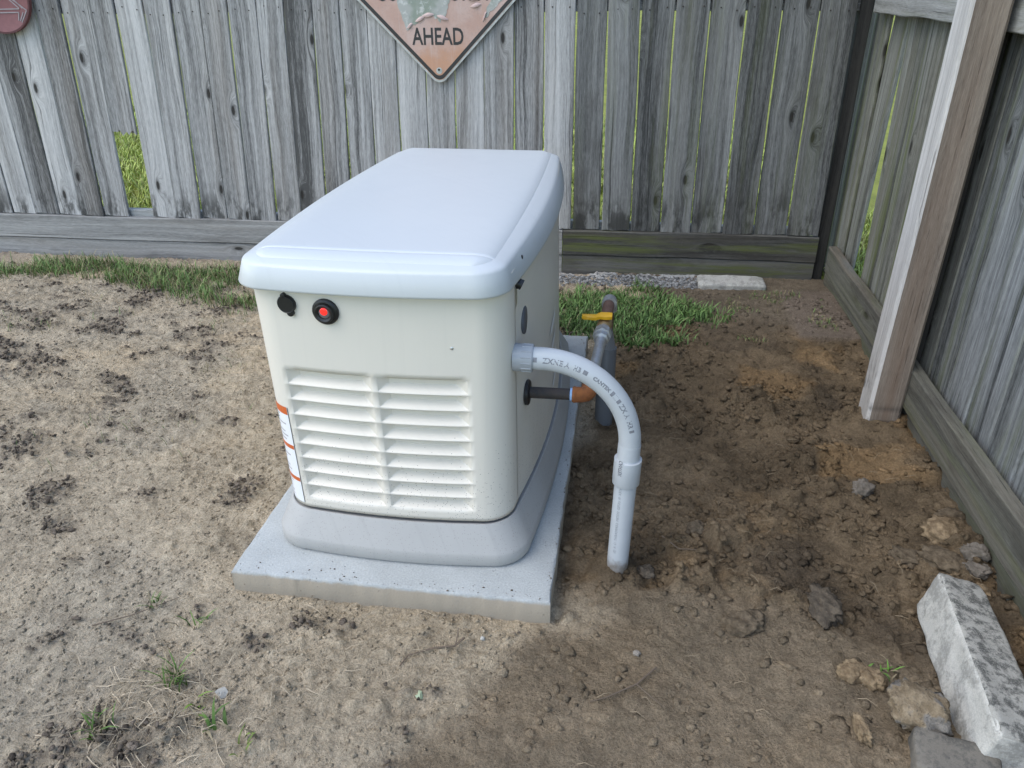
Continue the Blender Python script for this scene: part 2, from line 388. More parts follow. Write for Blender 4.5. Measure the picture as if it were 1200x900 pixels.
# ---- right fence
RX = 1.375
rf = empty('wooden_fence', (RX, 0, 0), math.pi/2)      # local x -> world y, local y -> world -x
rf.rotation_euler = (0, 0, -math.pi/2)                 # local x -> world -y, local y -> world +x
tag(rf, 'greenish grey picket fence on the right with rails facing the yard', 'fence')
# along-fence coordinate s = -world y
pb = [-2.56,-2.42,-2.28,-2.115,-1.945,-1.80,-1.66,-1.52,-1.38,-1.235,-1.09,-.97,-.833,-.688,-.545,-.40,-.255,-.11,.035,.18,.325,.47]
for i in range(len(pb)-1):
    a, b = pb[i], pb[i+1]; c = (a+b)/2; w = b-a-random.uniform(.001,.004)
    y0 = .040 + (.005 if i % 2 else 0)
    me = board_mesh('picket', w, .016, 1.85, 12, .004, cup=random.uniform(-.004,.004), wav=random.uniform(.0006,.002), seed=100+i)
    o = link('picket', me, WOOD_SIDE if c < -1.0 else WOOD_SIDE_R, rf)
    o.location = (c, y0+random.uniform(0,.004), -.04); o.rotation_euler = (0, 0, random.uniform(-.01,.01))
    if i == 3: o.rotation_euler = (0, .055, 0); o.location.x -= .065; o.location.y = .062
    if i == 4: o.rotation_euler = (0, -.10, 0); o.location.x += .115; o.location.y = .062
def srail(name, mat, a, b, z0, h, t, y, seed):
    return rail(name, rf, mat, a, b, z0, h, t, y, seed, wav=.003)
srail('rail', WOOD_RAIL, -2.17, -1.045, .035, .115, .038, 0.0, 950)
srail('rail', WOOD_RAIL, -1.028, .60, .025, .125, .038, -.012, 951)
srail('kick_board', WOOD_RAIL, -2.17, -1.045, -.09, .115, .030, .010, 952)
srail('kick_board', WOOD_RAIL, -1.028, .60, -.11, .125, .028, .004, 953)
srail('rail', WOOD_TOP, -2.20, -1.045, 1.072, .115, .036, 0.0, 954)
srail('rail', WOOD_TOP, -1.028, .60, 1.066, .115, .036, 0.0, 955)
me = board_mesh('fence_post', .085, .036, 1.95, 6, .004, seed=960); o = link('fence_post', me, WOOD_DARK, rf); o.location = (-1.036-.045, .0395-.038, -.1)
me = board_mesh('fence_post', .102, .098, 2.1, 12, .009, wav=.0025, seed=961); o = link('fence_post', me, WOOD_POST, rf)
me.materials.append(WOOD_PALE)
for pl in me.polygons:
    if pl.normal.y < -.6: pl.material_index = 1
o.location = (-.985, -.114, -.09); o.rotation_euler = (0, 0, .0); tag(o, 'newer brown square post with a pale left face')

# ------------------------------------------------------------------ concrete pad
def concrete(name, col, speck=.25, mold=0.0, scale=1.0, mud=False):
    s = NT(name); o = s.obj()
    n = s.noise(o, 9*scale, 5, .6); f = s.noise(o, 220*scale, 3, .7); pits = s.voro(o, 90*scale).outputs['Distance']; pn = s.noise(o, 14*scale, 3)
    k = s.math('ADD', .58-speck*.35, s.math('ADD', s.math('MULTIPLY', n, .5), s.math('MULTIPLY', f, speck*1.5)))
    c = s.mix(1.0, col, s.comb(k, k, k), 'MULTIPLY')
    pm = s.math('MULTIPLY', s.mr(pits, .16, .06), s.mr(pn, .5, .62)); c = s.mix(s.math('MULTIPLY', pm, .55), c, tuple(q*.25 for q in col))
    if mold:
        mm = s.math('MULTIPLY', s.mr(s.noise(o, 10*scale, 7, .78), .44, .58), s.mr(s.noise(o, 110*scale, 4, .8), .28, .52)); c = s.mix(s.math('MULTIPLY', mm, mold), c, (.05,.05,.046))
    if mud:
        mz = s.math('ADD', s.sep(o)[2], s.math('MULTIPLY', s.math('SUBTRACT', s.noise(o, 30, 4), .5), .012)); c = s.mix(s.math('MULTIPLY', s.mr(mz, -.002, -.012), .85), c, (.34,.28,.20))
    s.bump(s.math('SUBTRACT', s.math('ADD', s.math('MULTIPLY', f, .5), n), pm), .003, .8)
    return s.fin(c, .9, 0, .2)
def slab(name, mat, hw, l, zt, zb, parent=None, n=60, rough=.0004, bev=.006, seed=3):
    """slab y 0..l with chipped edges"""
    r = np.random.default_rng(seed); v = []; f = []
    per = []
    N = n
    for i in range(N): per.append((-hw+2*hw*i/N, 0))
    for i in range(N): per.append((hw, l*i/N))
    for i in range(N): per.append((hw-2*hw*i/N, l))
    for i in range(N): per.append((-hw, l-l*i/N))
    P = len(per); cx, cy = 0, l/2; jx = [(.5*math.sin(i*.31)+.5*math.sin(i*.83+2)+.6*math.sin(i*1.9))*.0012 for i in range(P)]
    def inset(p, d): return (max(-hw+d, min(hw-d, p[0])), max(d, min(l-d, p[1])))
    rings = [(0,zb),(0,zb*.5+zt*.5),(0,zt-bev),(bev*.5,zt-bev*.25),(bev*1.6,zt)]
    for k, (d, z) in enumerate(rings):
        for ip, p in enumerate(per):
            q = inset(p, d); j = rough if k < 4 else rough*.3
            chip = (r.random() < .04 and k in (2,3))*-.002
            v.append((q[0]+jx[ip]+r.normal()*j, q[1]+jx[ip]+r.normal()*j, z+r.normal()*j*.5+chip))
    for k in range(len(rings)-1):
        for i in range(P):
            a = k*P+i; b = k*P+(i+1)%P; f.append((a, b, b+P, a+P))
    f.append(tuple(range((len(rings)-1)*P, len(rings)*P)))
    return pyobj(name, v, f, mat, parent)
CONC = concrete('pad_concrete', (.38,.39,.375), .5, mud=True)
pad = slab('concrete_pad', CONC, .3695, 1.406, 0, -.10); autosmooth(pad, 40)
tag(pad, 'pale grey concrete slab under the white generator', 'concrete slab')

# ------------------------------------------------------------------ generator
XC = 0.0
def outline(hw, y0, y1, r, bow=.010, nf=14, ns=24, nc=10, sb=0.0):
    """closed loop, counter-clockwise seen from above, starting at the left end of the front edge"""
    pts = []
    def seg(a, b, n, bw, nrm):
        for i in range(n):
            t = i/n; e = bw*(1-(2*t-1)**2); pts.append((a[0]+(b[0]-a[0])*t+nrm[0]*e, a[1]+(b[1]-a[1])*t+nrm[1]*e))
    def arc(c, a0):
        for i in range(nc): a = a0+math.pi/2*i/nc; pts.append((c[0]+r*math.cos(a), c[1]+r*math.sin(a)))
    seg((-hw+r,y0),(hw-r,y0),nf,bow,(0,-1)); arc((hw-r,y0+r),-math.pi/2)
    seg((hw,y0+r),(hw,y1-r),ns,sb,(1,0)); arc((hw-r,y1-r),0)
    seg((hw-r,y1),(-hw+r,y1),nf,bow*.5,(0,1)); arc((-hw+r,y1-r),math.pi/2)
    seg((-hw,y1-r),(-hw,y0+r),ns,sb,(-1,0)); arc((-hw+r,y0+r),math.pi)
    return pts
def shift(o, d): return [(x+d, y) for x, y in o]
def loft(name, rings, mat, parent, cap=False, deg=40):
    v = []; f = []; P = len(rings[0][0])
    for pts, z in rings:
        for (x, y) in pts: v.append((x, y, z(x,y) if callable(z) else z))
    for k in range(len(rings)-1):
        for i in range(P):
            a = k*P+i; b = k*P+(i+1)%P; f.append((a, b, b+P, a+P))
    if cap: f.append(tuple(range((len(rings)-1)*P, len(rings)*P)))
    return autosmooth(pyobj(name, v, f, mat, parent), deg)

def paint(name, col, rough=.42, splash=0.0, dust=.1):
    s = NT(name); o = s.obj(); x, y, z = s.sep(o)
    n = s.noise(o, 6, 5, .6); f = s.noise(o, 500, 2)
    c = s.mix(s.math('MULTIPLY', s.mr(n, .4, .7), dust), col, tuple(k*.82 for k in col))
    if splash:
        vo = s.voro(o, 230); d = vo.outputs['Distance']; sc_ = s.n('ShaderNodeSeparateColor'); s.l(vo.outputs['Color'], sc_.inputs[0])
        lim = s.mr(z, .34, .10, .0, .60)
        dot = s.math('MULTIPLY', s.mr(d, .26, .14), s.math('LESS_THAN', sc_.outputs[0], s.math('MULTIPLY', lim, s.mr(s.noise(o, 18, 3), .3, .6, .4, 1.0))))
        c = s.mix(s.math('MULTIPLY', dot, splash), c, (.13,.10,.075))
    st = s.noise(s.comb(s.math('MULTIPLY', s.math('ADD', x, y), 55.0), 0.0, s.math('MULTIPLY', z, 2.0)), 1.0, 4, .6)
    c = s.mix(s.math('MULTIPLY', s.mr(st, .5, .75), dust*1.6), c, tuple(k*.80 for k in col))
    spk = s.mr(s.noise(o, 150, 3, .8), .70, .76); c = s.mix(s.math('MULTIPLY', spk, .35), c, tuple(k*.55 for k in col))
    s.bump(s.math('ADD', s.math('MULTIPLY', f, .4), s.noise(o, 12, 2)), .0008, .45)
    return s.fin(c, s.math('ADD', rough, s.math('MULTIPLY', s.math('SUBTRACT', n, .5), .15)), 0, .4)
P_BODY = paint('bisque_powder_coat', (.72,.67,.575), .42, .9)
P_LID = paint('white_lid_plastic', (.555,.575,.57), .34, 0, .08)
P_BASE = paint('grey_base_plastic', (.385,.375,.35), .55, .5, .25)
BLACK = plain('black_rubber', (.012,.012,.012), .45)
BX = -.004      # the body sits a little left of the base centre
gen = empty('standby_generator', (XC, 0, 0))
tag(gen, 'white box-shaped home standby generator with louvred front on concrete pad', 'generator')

YB = 1.322
def bo(hw, y0, y1, r, bow, sb, dx=0.0): return shift(outline(hw, y0, y1, r, bow, sb=sb), dx)
base = loft('base', [
    (bo(.296,.100,YB-.012,.080,.014,.037), .001), (bo(.304,.092,YB-.004,.085,.014,.037), .004), (bo(.307,.088,YB,.086,.014,.037), .012), (bo(.307,.088,YB,.086,.014,.037), .036),
    (bo(.3045,.0905,YB-.003,.086,.014,.038), .0405), (bo(.281,.118,YB-.022,.082,.013,.047,BX), .092), (bo(.2765,.122,YB-.028,.080,.012,.048,BX), .0985), (bo(.274,.1245,YB-.032,.078,.012,.048,BX), .0985), (bo(.2735,.125,YB-.032,.078,.012,.048,BX), .094), (bo(.255,.140,YB-.05,.072,.012,.048,BX), .093)], P_BASE, gen)

# body shell (sides and back) sits 3 mm behind the front panel skin
def body_hw(z): return .2715
def body_sb(z): t = (z-.095)/(.68-.095); return .048-.024*t
def side_bow(y, z): t = (y-(body_y0(z)+R_C))/(YB-.036-R_C-(body_y0(z)+R_C)); t = min(1, max(0, t)); return body_sb(z)*(1-(2*t-1)**2)
def body_y0(z): t = (z-.095)/(.68-.095); return .127-.022*t
ZB0, ZB1 = .0995, .690; R_C = .075
side = loft('side_panel', [(outline(body_hw(z)-.003, body_y0(z)+.003, YB-.036, R_C-.001, .011, sb=body_sb(z)), z) for z in (ZB0,.2,.35,.5,.6,ZB1)], P_BODY, gen); side.location.x = BX
bm = bmesh.new(); bm.from_mesh(side.data)      # the front is closed by its own panel
bmesh.ops.delete(bm, geom=[f_ for f_ in bm.faces if f_.calc_center_median().y < .178], context='FACES'); bm.to_mesh(side.data); bm.free()

# front panel: wraps both corners, with slots
def fp_point(u, z):
    """u<0: left return; 0..1 front incl. corners handled by arc-length parameter in metres measured from centre"""
    hw, y0 = body_hw(z), body_y0(z); hs = hw-R_C; la = R_C*math.pi/2; sgn = 1 if u >= 0 else -1; a = abs(u)
    if a <= hs: t = a/hs; return Vector((BX+sgn*a, y0-.011*(1-t*t), z))
    if a <= hs+la:
        th = (a-hs)/R_C; return Vector((BX+sgn*(hs+R_C*math.sin(th)), y0+R_C*(1-math.cos(th)), z))
    yy_ = y0+R_C+(a-hs-la); return Vector((BX+sgn*(hw+side_bow(yy_, z)), yy_, z))
def fp_normal(u, z):
    e = 1e-3; d = fp_point(u+e, z)-fp_point(u-e, z); dz = fp_point(u, z+e)-fp_point(u, z-e); n = d.cross(dz); return n.normalized()
CO = [(-.205,-.0165),(-.0035,.186)]           # slot columns, local x
NS = 9; ZT, ZL = .4765, .132; PIT = (ZT-ZL)/NS
slots = [(ZT-i*PIT-.002-.0340, ZT-i*PIT-.002) for i in range(NS)]
us = set(np.round(np.linspace(-.330, .330, 60), 5)) - set()
us = [u for u in us if not any(c0-.004 < u < c1+.004 for c0, c1 in CO)]
us = sorted(us + [c for p in CO for c in p] + [c0+(c1-c0)*k/8 for c0, c1 in CO for k in range(1,8)])
zs = sorted([z for s_ in slots for z in s_] + list(np.linspace(ZB0+.004, slots[-1][0]-.01, 3)) + list(np.linspace(slots[0][1]+.012, ZB1, 9)))
def in_slot(u, z): return any(c0 < u < c1 for c0, c1 in CO) and any(a < z < b for a, b in slots)
v = []; f = []
for z in zs:
    for u in us: v.append(fp_point(u, z))
nu = len(us)
for j in range(len(zs)-1):
    for i in range(nu-1):
        if in_slot((us[i]+us[i+1])/2, (zs[j]+zs[j+1])/2): continue
        a = j*nu+i; f.append((a, a+1, a+1+nu, a+nu))
front = pyobj('front_panel', v, f, P_BODY, gen, True)
# edge return of the panel so the seam has thickness
sol = front.modifiers.new('thickness', 'SOLIDIFY'); sol.thickness = .003; sol.offset = -1
def louver(c0, c1, z0, z1):
    nu_ = 34; D = .0195; FR = .37; v = []; f = []
    ts = [0, .012]+[FR*k/7 for k in range(1, 7)]+[FR-.012, FR, FR+.02, FR+.05]+[FR+.05+(1-FR-.05)*k/6 for k in range(1, 6)]+[.992, 1.0]
    nz_ = len(ts)-1
    for j, t in enumerate(ts):
        for i in range(nu_+1):
            p = i/nu_; e = .3*p+.7*(.5-.5*math.cos(math.pi*p)); u = c0+(c1-c0)*e; z = z0+(z1-z0)*t
            side = min(1, (u-c0)/.020, (c1-u)/.026); ramp = min(1, t/FR)
            d = D*max(0, (side+ramp-((side-ramp)**2+.0008)**.5)/2)
            if j in (0, nz_) or i in (0, nu_): d = 0
            v.append(fp_point(u, z)-fp_normal(u, z)*d)
    for j in range(nz_):
        for i in range(nu_): a = j*(nu_+1)+i; f.append((a, a+1, a+nu_+2, a+nu_+1))
    return autosmooth(pyobj('louver', v, f, P_BODY, front), 30)
for c0, c1 in CO:
    for z0, z1 in slots: louver(c0, c1, z0, z1)

# lid
LHW, LY0, LY1, LX = .280, .083, 1.322, -.010
def lz(h):   # lid falls slightly towards the back
    return lambda x, y: h-.020*(y-LY0)/(LY1-LY0)
LR = [(-.022,.690,.066,.030),(-.008,.6665,.072,.035),(-.002,.662,.075,.036),(.001,.664,.076,.037),(.002,.668,.076,.037),(-.009,.7065,.070,.024),(-.0108,.7095,.069,.022),(-.0138,.7120,.067,.020),(-.0185,.7142,.064,.018),(-.027,.7172,.059,.017),(-.034,.7194,.056,.016),(-.042,.7212,.052,.016),(-.050,.7222,.048,.016)]
lid = loft('lid', [(outline(LHW+d, LY0-d, LY1+d, rr_, .012, sb=sb_), lz(h)) for d, h, rr_, sb_ in LR], P_LID, gen, deg=60); lid.location.x = LX
# crowned top of the lid, with the cross step near the front
hw, y0, y1, rr = LHW-.0320, LY0+.0300, LY1-.0320, .057
ysx = sorted(set(list(np.round(y0+rr*(1-np.cos(np.linspace(0,math.pi/2,14))),5)) + list(np.round(np.linspace(y0+rr, y1-rr, 34),5)) + list(np.round(y1-rr*(1-np.cos(np.linspace(0,math.pi/2,14))),5)) + [.149,.153,.156,.158,.160,.162,.164,.167,.171]))
v = []; f = []; NXL = 41
for yy in ysx:
    if yy < y0+rr: e = rr-math.sqrt(max(0, rr*rr-(y0+rr-yy)**2))
    elif yy > y1-rr: e = rr-math.sqrt(max(0, rr*rr-(yy-y1+rr)**2))
    else: e = 0
    hx = hw-e+.016*(1-((yy-y0)/(y1-y0)*2-1)**2)
    for i in range(NXL):
        q = math.sin(math.pi/2*(-1+2*i/(NXL-1))); x = q*hx; ye = yy-.012*(1-q*q)*max(0, 1-(yy-y0)/.10)
        d = min((1-abs(q))*hx, yy-y0, y1-yy); g_ = math.exp(-((yy-.160)/.0032)**2)*min(1, (1-abs(q))*hx/.02)
        h = .7150+.0146*(1-math.exp(-d/.016))+.0055*(1-q*q)*float(sst(y0-.02, y0+.45, np.array(yy)))*float(sst(y1+.02, y1-.45, np.array(yy)))-.0026*g_
        v.append((x, ye, lz(h)(x, yy)))
for j in range(len(ysx)-1):
    for i in range(NXL-1): a = j*NXL+i; f.append((a, a+1, a+NXL+1, a+NXL))
o = pyobj('top_panel', v, f, P_LID, lid, True)

# small tube / disc helpers ------------------------------------------------
def tube(name, path, r, mat, parent=None, n=20, cap=True, rads=None, deg=40, axis=None):
    path = [Vector(p) for p in path]; v = []; f = []; N = len(path)
    T = [(path[min(i+1,N-1)]-path[max(i-1,0)]).normalized() for i in range(N)]
    for i in range(1, N):
        if (path[i]-path[i-1]).length < 1e-6: T[i] = T[i-1]
    if axis is not None: T = [axis]*N
    ref = Vector((0,1,0)) if abs(T[0].y) < .9 else Vector((0,0,1))
    for i, p in enumerate(path):
        b = (ref-T[i]*ref.dot(T[i])).normalized(); c = T[i].cross(b); ref = b
        rad = rads[i] if rads else r
        for k in range(n):
            a = 2*math.pi*k/n; v.append(p+rad*(math.cos(a)*b+math.sin(a)*c))
    for i in range(N-1):
        for k in range(n): a = i*n+k; bb = i*n+(k+1)%n; f.append((a, bb, bb+n, a+n))
    if cap: f.append(tuple(range(n-1,-1,-1))); f.append(tuple(range((N-1)*n, N*n)))
    return autosmooth(pyobj(name, v, f, mat, parent), deg)
def disc_on(name, c, nrm, prof, mat, parent, n=28):
    """lathe: prof = [(radius, height along normal), ...]"""
    nrm = Vector(nrm).normalized(); c = Vector(c)
    return tube(name, [c+nrm*h for _, h in prof], 0, mat, parent, n, True, [max(r_,1e-5) for r_, _ in prof], axis=nrm)
# front socket cap and emergency stop button
c1 = fp_point(-.174, .628); n1 = fp_normal(-.174, .628)
cap_ = disc_on('socket_cap', c1, n1, [(.0195,-.002),(.0195,.006),(.0175,.0085),(.0165,.0075),(.004,.0075)], BLACK, gen)
tb = disc_on('cap_tab', c1+Vector((-.004,0,.019))+n1*.002, n1, [(.005,-.003),(.005,.006),(.003,.007)], BLACK, cap_, 12)
tb = disc_on('cap_tab', c1+Vector((.006,0,-.0185))+n1*.001, n1, [(.0075,-.003),(.0075,.005),(.006,.006)], BLACK, cap_, 12)
c2 = fp_point(-.092, .618); n2_ = fp_normal(-.092, .618)
stop = disc_on('emergency_stop', c2, n2_, [(.0275,-.002),(.0275,.005),(.025,.0075),(.021,.008),(.0195,.0135),(.017,.0145),(.0125,.012),(.0125,.006),(.002,.006)], BLACK, gen)
REDL = NT('red_lens'); REDL.b.inputs['Emission Color'].default_value = (1,.03,.02,1); REDL.b.inputs['Emission Strength'].default_value = .55; REDL = REDL.fin((.55,.01,.01), .25)
GREYB = plain('grey_button', (.16,.14,.14), .4)
bt = disc_on('button', c2+n2_*.006, n2_, [(.0118,-.001),(.0118,.004),(.010,.0052),(.001,.0052)], GREYB, stop, 20)
bt = disc_on('red_indicator', c2+n2_*.0105+Vector((0,0,.0035)), n2_, [(.0078,-.002),(.0078,.0012),(.006,.0022),(.001,.0024)], REDL, stop, 16)
# right side fittings
def sx(y, z): return BX+body_hw(z)+side_bow(y, z)-.003
GREY_D = plain('dark_grey_plastic', (.09,.095,.105), .5); CHROME = plain('bright_zinc', (.6,.6,.58), .35, .9)
disc_on('vent_plug', (sx(.29,.538)-.001,.290,.538), (1,0,.02), [(.031,-.002),(.031,.0025),(.029,.004),(.002,.0045)], GREY_D, gen)
lt = tube('lid_latch', [(.258,.215,.650),(.275,.215,.650),(.281,.215,.647)], .011, BLACK, gen, 14)
lp = [(sx(.21,.61)+.0015, y_, z_) for y_, z_ in ((.203,.600),(.228,.600),(.228,.645),(.203,.645))]
pyobj('latch_plate', lp+[(x_-.01, y_, z_) for x_, y_, z_ in lp], [(0,1,2,3),(4,5,1,0),(5,6,2,1),(6,7,3,2),(7,4,0,3)], CHROME, lt)
DECAL = plain('white_decal', (.90,.90,.88), .45, var=.03)
# slanted white emblem strokes on the side panel
for k in range(4):
    zc = .368-k*.056; ya = .600+.004*k; yb = .745-.004*k
    pts = [(ya, zc-.012), (ya+.05, zc-.013), (yb-.03, zc-.002), (yb, zc+.024), (yb-.05, zc+.014), (ya+.03, zc+.004)]
    pyobj('emblem', [(sx(a_, b_)+.002, a_, b_) for a_, b_ in pts], [tuple(range(6))], DECAL, gen)
SCREW = disc_on('lid_screw', (LHW+.003,.262,.690), (1,0,0), [(.005,-.002),(.005,.002),(.003,.003)], BLACK, lid, 12)
disc_on('rivet', fp_point(.158,.548), fp_normal(.158,.548), [(.0035,-.001),(.0035,.0008),(.002,.0018)], CHROME, gen, 12)
# warning label on the left return of the front panel
LAB_W = plain('label_white', (.80,.80,.80), .4, var=.03); LAB_O = plain('label_orange', (.60,.13,.03), .4, var=.05); LAB_K = plain('label_ink', (.05,.05,.05), .5); LAB_P = plain('label_print_grey', (.42,.40,.40), .5, var=.3, scale=300)
def label_patch(name, u0, u1, z0, z1, mat, par, off):
    v = []; f = []; n = 10
    for j in range(2):
        for i in range(n+1):
            u = u0+(u1-u0)*i/n; z = (z0, z1)[j]; v.append(fp_point(u, z)+fp_normal(u, z)*off)
    for i in range(n): f.append((i, i+1, i+n+2, i+n+1))
    return pyobj(name, v, f, mat, par)
U0, U1 = -.326, -.222
lab = label_patch('warning_label', U0, U1, .112, .375, LAB_W, gen, .0006)
label_patch('label_edge', U1, U1+.0018, .112, .375, LAB_K, lab, .0008)
for za, zb in ((.355,.375),(.262,.273),(.172,.183)): label_patch('label_band', U0, U1-.001, za, zb, LAB_O, lab, .0009)
for k in range(22):
    z = .348-k*.0108
    if any(a-.004 < z < b+.004 for a, b in ((.262,.273),(.172,.183))): continue
    label_patch('label_line', U0+.01, U1-.010-random.uniform(0,.04), z, z+.0035, LAB_P, lab, .0009)

# ------------------------------------------------------------------ pipes
def pvc_mat():
    s = NT('light_grey_pvc'); o = s.obj(); n = s.noise(o, 25, 4); z = s.sep(o)[2]
    c = s.mix(n, (.44,.46,.47), (.53,.55,.56)); mud = s.math('MULTIPLY', s.mr(s.math('ADD', z, s.math('MULTIPLY', s.math('SUBTRACT', s.noise(o, 60, 4), .5), .05)), .0, -.04), .85)
    c = s.mix(mud, c, (.14,.105,.07)); return s.fin(c, .35, 0, .4)
PVC = pvc_mat(); PVC_C = plain('grey_connector', (.34,.355,.37), .35)
INK = plain('pipe_print', (.20,.205,.22), .6, var=.5, scale=160)
YC_ = .192
path = [(x, YC_, .4945) for x in (.262,.31,.325)]
cxc, czc, RB = .325, .2995, .195
arc = [(cxc+RB*math.sin(a), YC_, czc+RB*math.cos(a)) for a in np.linspace(0, math.pi/2, 25)]
straight = [(.520-.009*t, YC_-.006*t, .2995-.40*t) for t in np.linspace(0, 1, 12)]
full = [Vector(p) for p in path[:2]+arc+straight[1:]]
cond = empty('pvc_conduit', (0,0,0)); tag(cond, 'light grey plastic conduit bending from the generator side into the soil', 'conduit')
tube('bend', full[:27], .0243, PVC, cond, 28)
tube('riser', [full[26]]+full[27:], .0250, PVC, cond, 28)
q0 = .262; dx_ = -.009/.40
tube('coupling', [(.520+dx_*(.2995-z)*-1*-1, YC_-.006*(.2995-z)/.4, z) for z in (.264,.264,.262,.200,.1985,.1985)], .0, PVC, cond, 28, True, [.0245,.0295,.0305,.0305,.0295,.0245])
cn = tube('connector', [(x, YC_, .4945) for x in (.266,.276,.280,.306,.3075,.3075)], 0, PVC_C, cond, 28, True, [.030,.030,.0295,.0295,.0285,.0245])
for k in range(14):
    a = 2*math.pi*k/14; yy = YC_+.0292*math.cos(a); zz = .4945+.0292*math.sin(a)
    tube('grip_rib', [(.284,yy,zz),(.305,yy,zz)], .0016, PVC_C, cn, 6)
# print along the conduit -----------------------------------------------------
def text_mesh(body, size, xs=1.0, offset=0.0, spacing=1.0):
    cu = bpy.data.curves.new('t', 'FONT'); cu.body = body; cu.size = size; cu.resolution_u = 3; cu.offset = offset; cu.space_character = spacing
    ob = bpy.data.objects.new('t', cu); COL.objects.link(ob)
    bpy.context.view_layer.update()
    me = bpy.data.meshes.new_from_object(ob.evaluated_get(bpy.context.evaluated_depsgraph_get()))
    COL.objects.unlink(ob); bpy.data.objects.remove(ob); bpy.data.curves.remove(cu)
    v = [(p.co.x*xs, p.co.y) for p in me.vertices]; f = [tuple(p.vertices) for p in me.polygons]; bpy.data.meshes.remove(me)
    return v, f
cum = [0]
for i in range(1, len(full)): cum.append(cum[-1]+(full[i]-full[i-1]).length)
def on_pipe(s, ang, r):
    i = max(0, min(len(cum)-2, next((k for k in range(len(cum)-1) if cum[k+1] > s), len(cum)-2)))
    t = (s-cum[i])/(cum[i+1]-cum[i]); p = full[i].lerp(full[i+1], t); T = (full[i+1]-full[i]).normalized()
    F = Vector((0,-1,0)); U = F.cross(T)   # towards the outside of the bend
    U = -U if U.z < -.01 or (abs(U.z) <= .02 and U.x < 0) else U
    return p + r*(math.cos(ang)*F + math.sin(ang)*U)
def pipe_text(body, s0, size, ang0=.0, r=.0245, bold=0.0, xs=1.0, par=None):
    v, f = text_mesh(body, size, xs, bold)
    if not v: return
    me_v = [on_pipe(s0+x, ang0+(y-size*.35)/r, r) for x, y in v]
    pyobj('print', me_v, f, INK, par or cond)
s_ = .047
for body, size, bold in (('▮ ▮▮', .013, 0), ):
    pass
def bar(s0, L, h, ang0):
    v = []; f = []; n = 5
    for i in range(n+1):
        for k in range(4): v.append(on_pipe(s0+L*i/n, ang0+(k/3-.5)*h/.0245, .02445))
    for i in range(n):
        for k in range(3): a = i*4+k; f.append((a, a+4, a+5, a+1))
    pyobj('print', v, f, INK, cond)
A0 = .30
bar(.040, .003, .010, A0); bar(.047, .0085, .0105, A0)
pipe_text('ZXNE', .067, .0165, A0, bold=.0004, xs=.95)
pipe_text('A', .112, .0155, A0, bold=.0004); pipe_text('HB', .131, .0150, A0, bold=.0005, xs=.8); bar(.152, .010, .0095, A0)
pipe_text('CANTEX', .176, .0105, A0, bold=.0006, xs=1.05); bar(.225, .007, .011, A0); pipe_text('III', .234, .015, A0, xs=.9); bar(.246, .008, .010, A0)
pipe_text('ZX A', .258, .015, A0, bold=.0004); pipe_text('HR', .300, .0145, A0, bold=.0006, xs=.9); bar(.3225, .006, .011, A0)
pipe_text('CANTEX', .398, .0125, A0+.25, r=.0311, bold=.0004, xs=.8)
pipe_text('VENTEX  ®  LISTED  SYSTEM  COMPONENT  12  A  (2)', .462, .0085, A0+.15, r=.0253, xs=.95)

# gas line ---------------------------------------------------------------------
def rust_mat(name, base_c, rust_c, amt, metal=.5, rough=.6):
    s = NT(name); o = s.obj(); n = s.noise(o, 40, 6, .7); c = s.mix(s.math('MULTIPLY', s.mr(n, .4, .62), amt), base_c, rust_c)
    s.bump(n, .001, .6); return s.fin(c, rough, metal)
IRON = rust_mat('black_iron', (.05,.045,.042), (.10,.07,.055), .5, .2, .7); RUST = rust_mat('orange_rust', (.34,.12,.035), (.20,.07,.025), .8, 0, .85)
BROWN = rust_mat('brown_iron', (.15,.085,.06), (.09,.05,.035), .7, .1, .7)
GALV = rust_mat('galvanised', (.50,.52,.54), (.30,.28,.26), .45, .75, .42); SLEEVE = plain('grey_sleeve', (.20,.205,.21), .5, bump=.0004); SLEEVE_D = plain('dark_grey_sleeve', (.135,.14,.145), .55)
YEL = plain('yellow_handle', (.75,.40,.01), .4, var=.08); BLUE = plain('blue_sealant', (.35,.55,.85), .5); BRASS = plain('brass', (.35,.25,.12), .4, .6)
gas = empty('gas_pipe', (0,0,0)); tag(gas, 'rusty iron gas line with yellow valve handle beside the generator', 'gas pipe')
YG, ZG = .30, .352
disc_on('grommet', (sx(YG,ZG)+.001,YG,ZG), (1,0,0), [(.030,-.002),(.030,.005),(.026,.008),(.016,.008)], BLACK, gas)
tube('nipple', [(.262,YG,ZG),(.386,YG,ZG+.002)], .0134, IRON, gas, 20)
tube('sealant_ring', [(.380,YG,ZG+.002),(.387,YG,ZG+.002)], .0152, BLUE, gas, 20)
pe = [(.385,YG,ZG+.002),(.390,YG,ZG+.002),(.392,YG,ZG+.002),(.405,YG+.001,ZG+.002),(.416,YG+.006,ZG+.002),(.421,YG+.016,ZG+.002),(.4225,YG+.030,ZG+.002),(.423,YG+.038,ZG+.002),(.423,YG+.040,ZG+.002)]
tube('elbow', pe, 0, RUST, gas, 22, True, [.0175,.0195,.0185,.0180,.0180,.0180,.0185,.0195,.0178])
V = lambda y, dx=0, dz=0: (.423+(y-.33)*.052+dx, y, .354+(y-.33)*.012+dz)
tube('pipe', [V(.335), V(.47), V(.605)], .0134, GALV, gas, 20)
tube('union', [V(.597),V(.599),V(.618),V(.620),V(.621),V(.647),V(.648),V(.651),V(.668)], 0, GALV, gas, 8, True, [.015,.020,.020,.020,.0245,.0245,.020,.018,.018])
vb = tube('valve', [V(.665),V(.668),V(.680),V(.687),V(.705),V(.713),V(.727),V(.730)], 0, BRASS, gas, 12, True, [.017,.019,.019,.021,.021,.019,.019,.016])
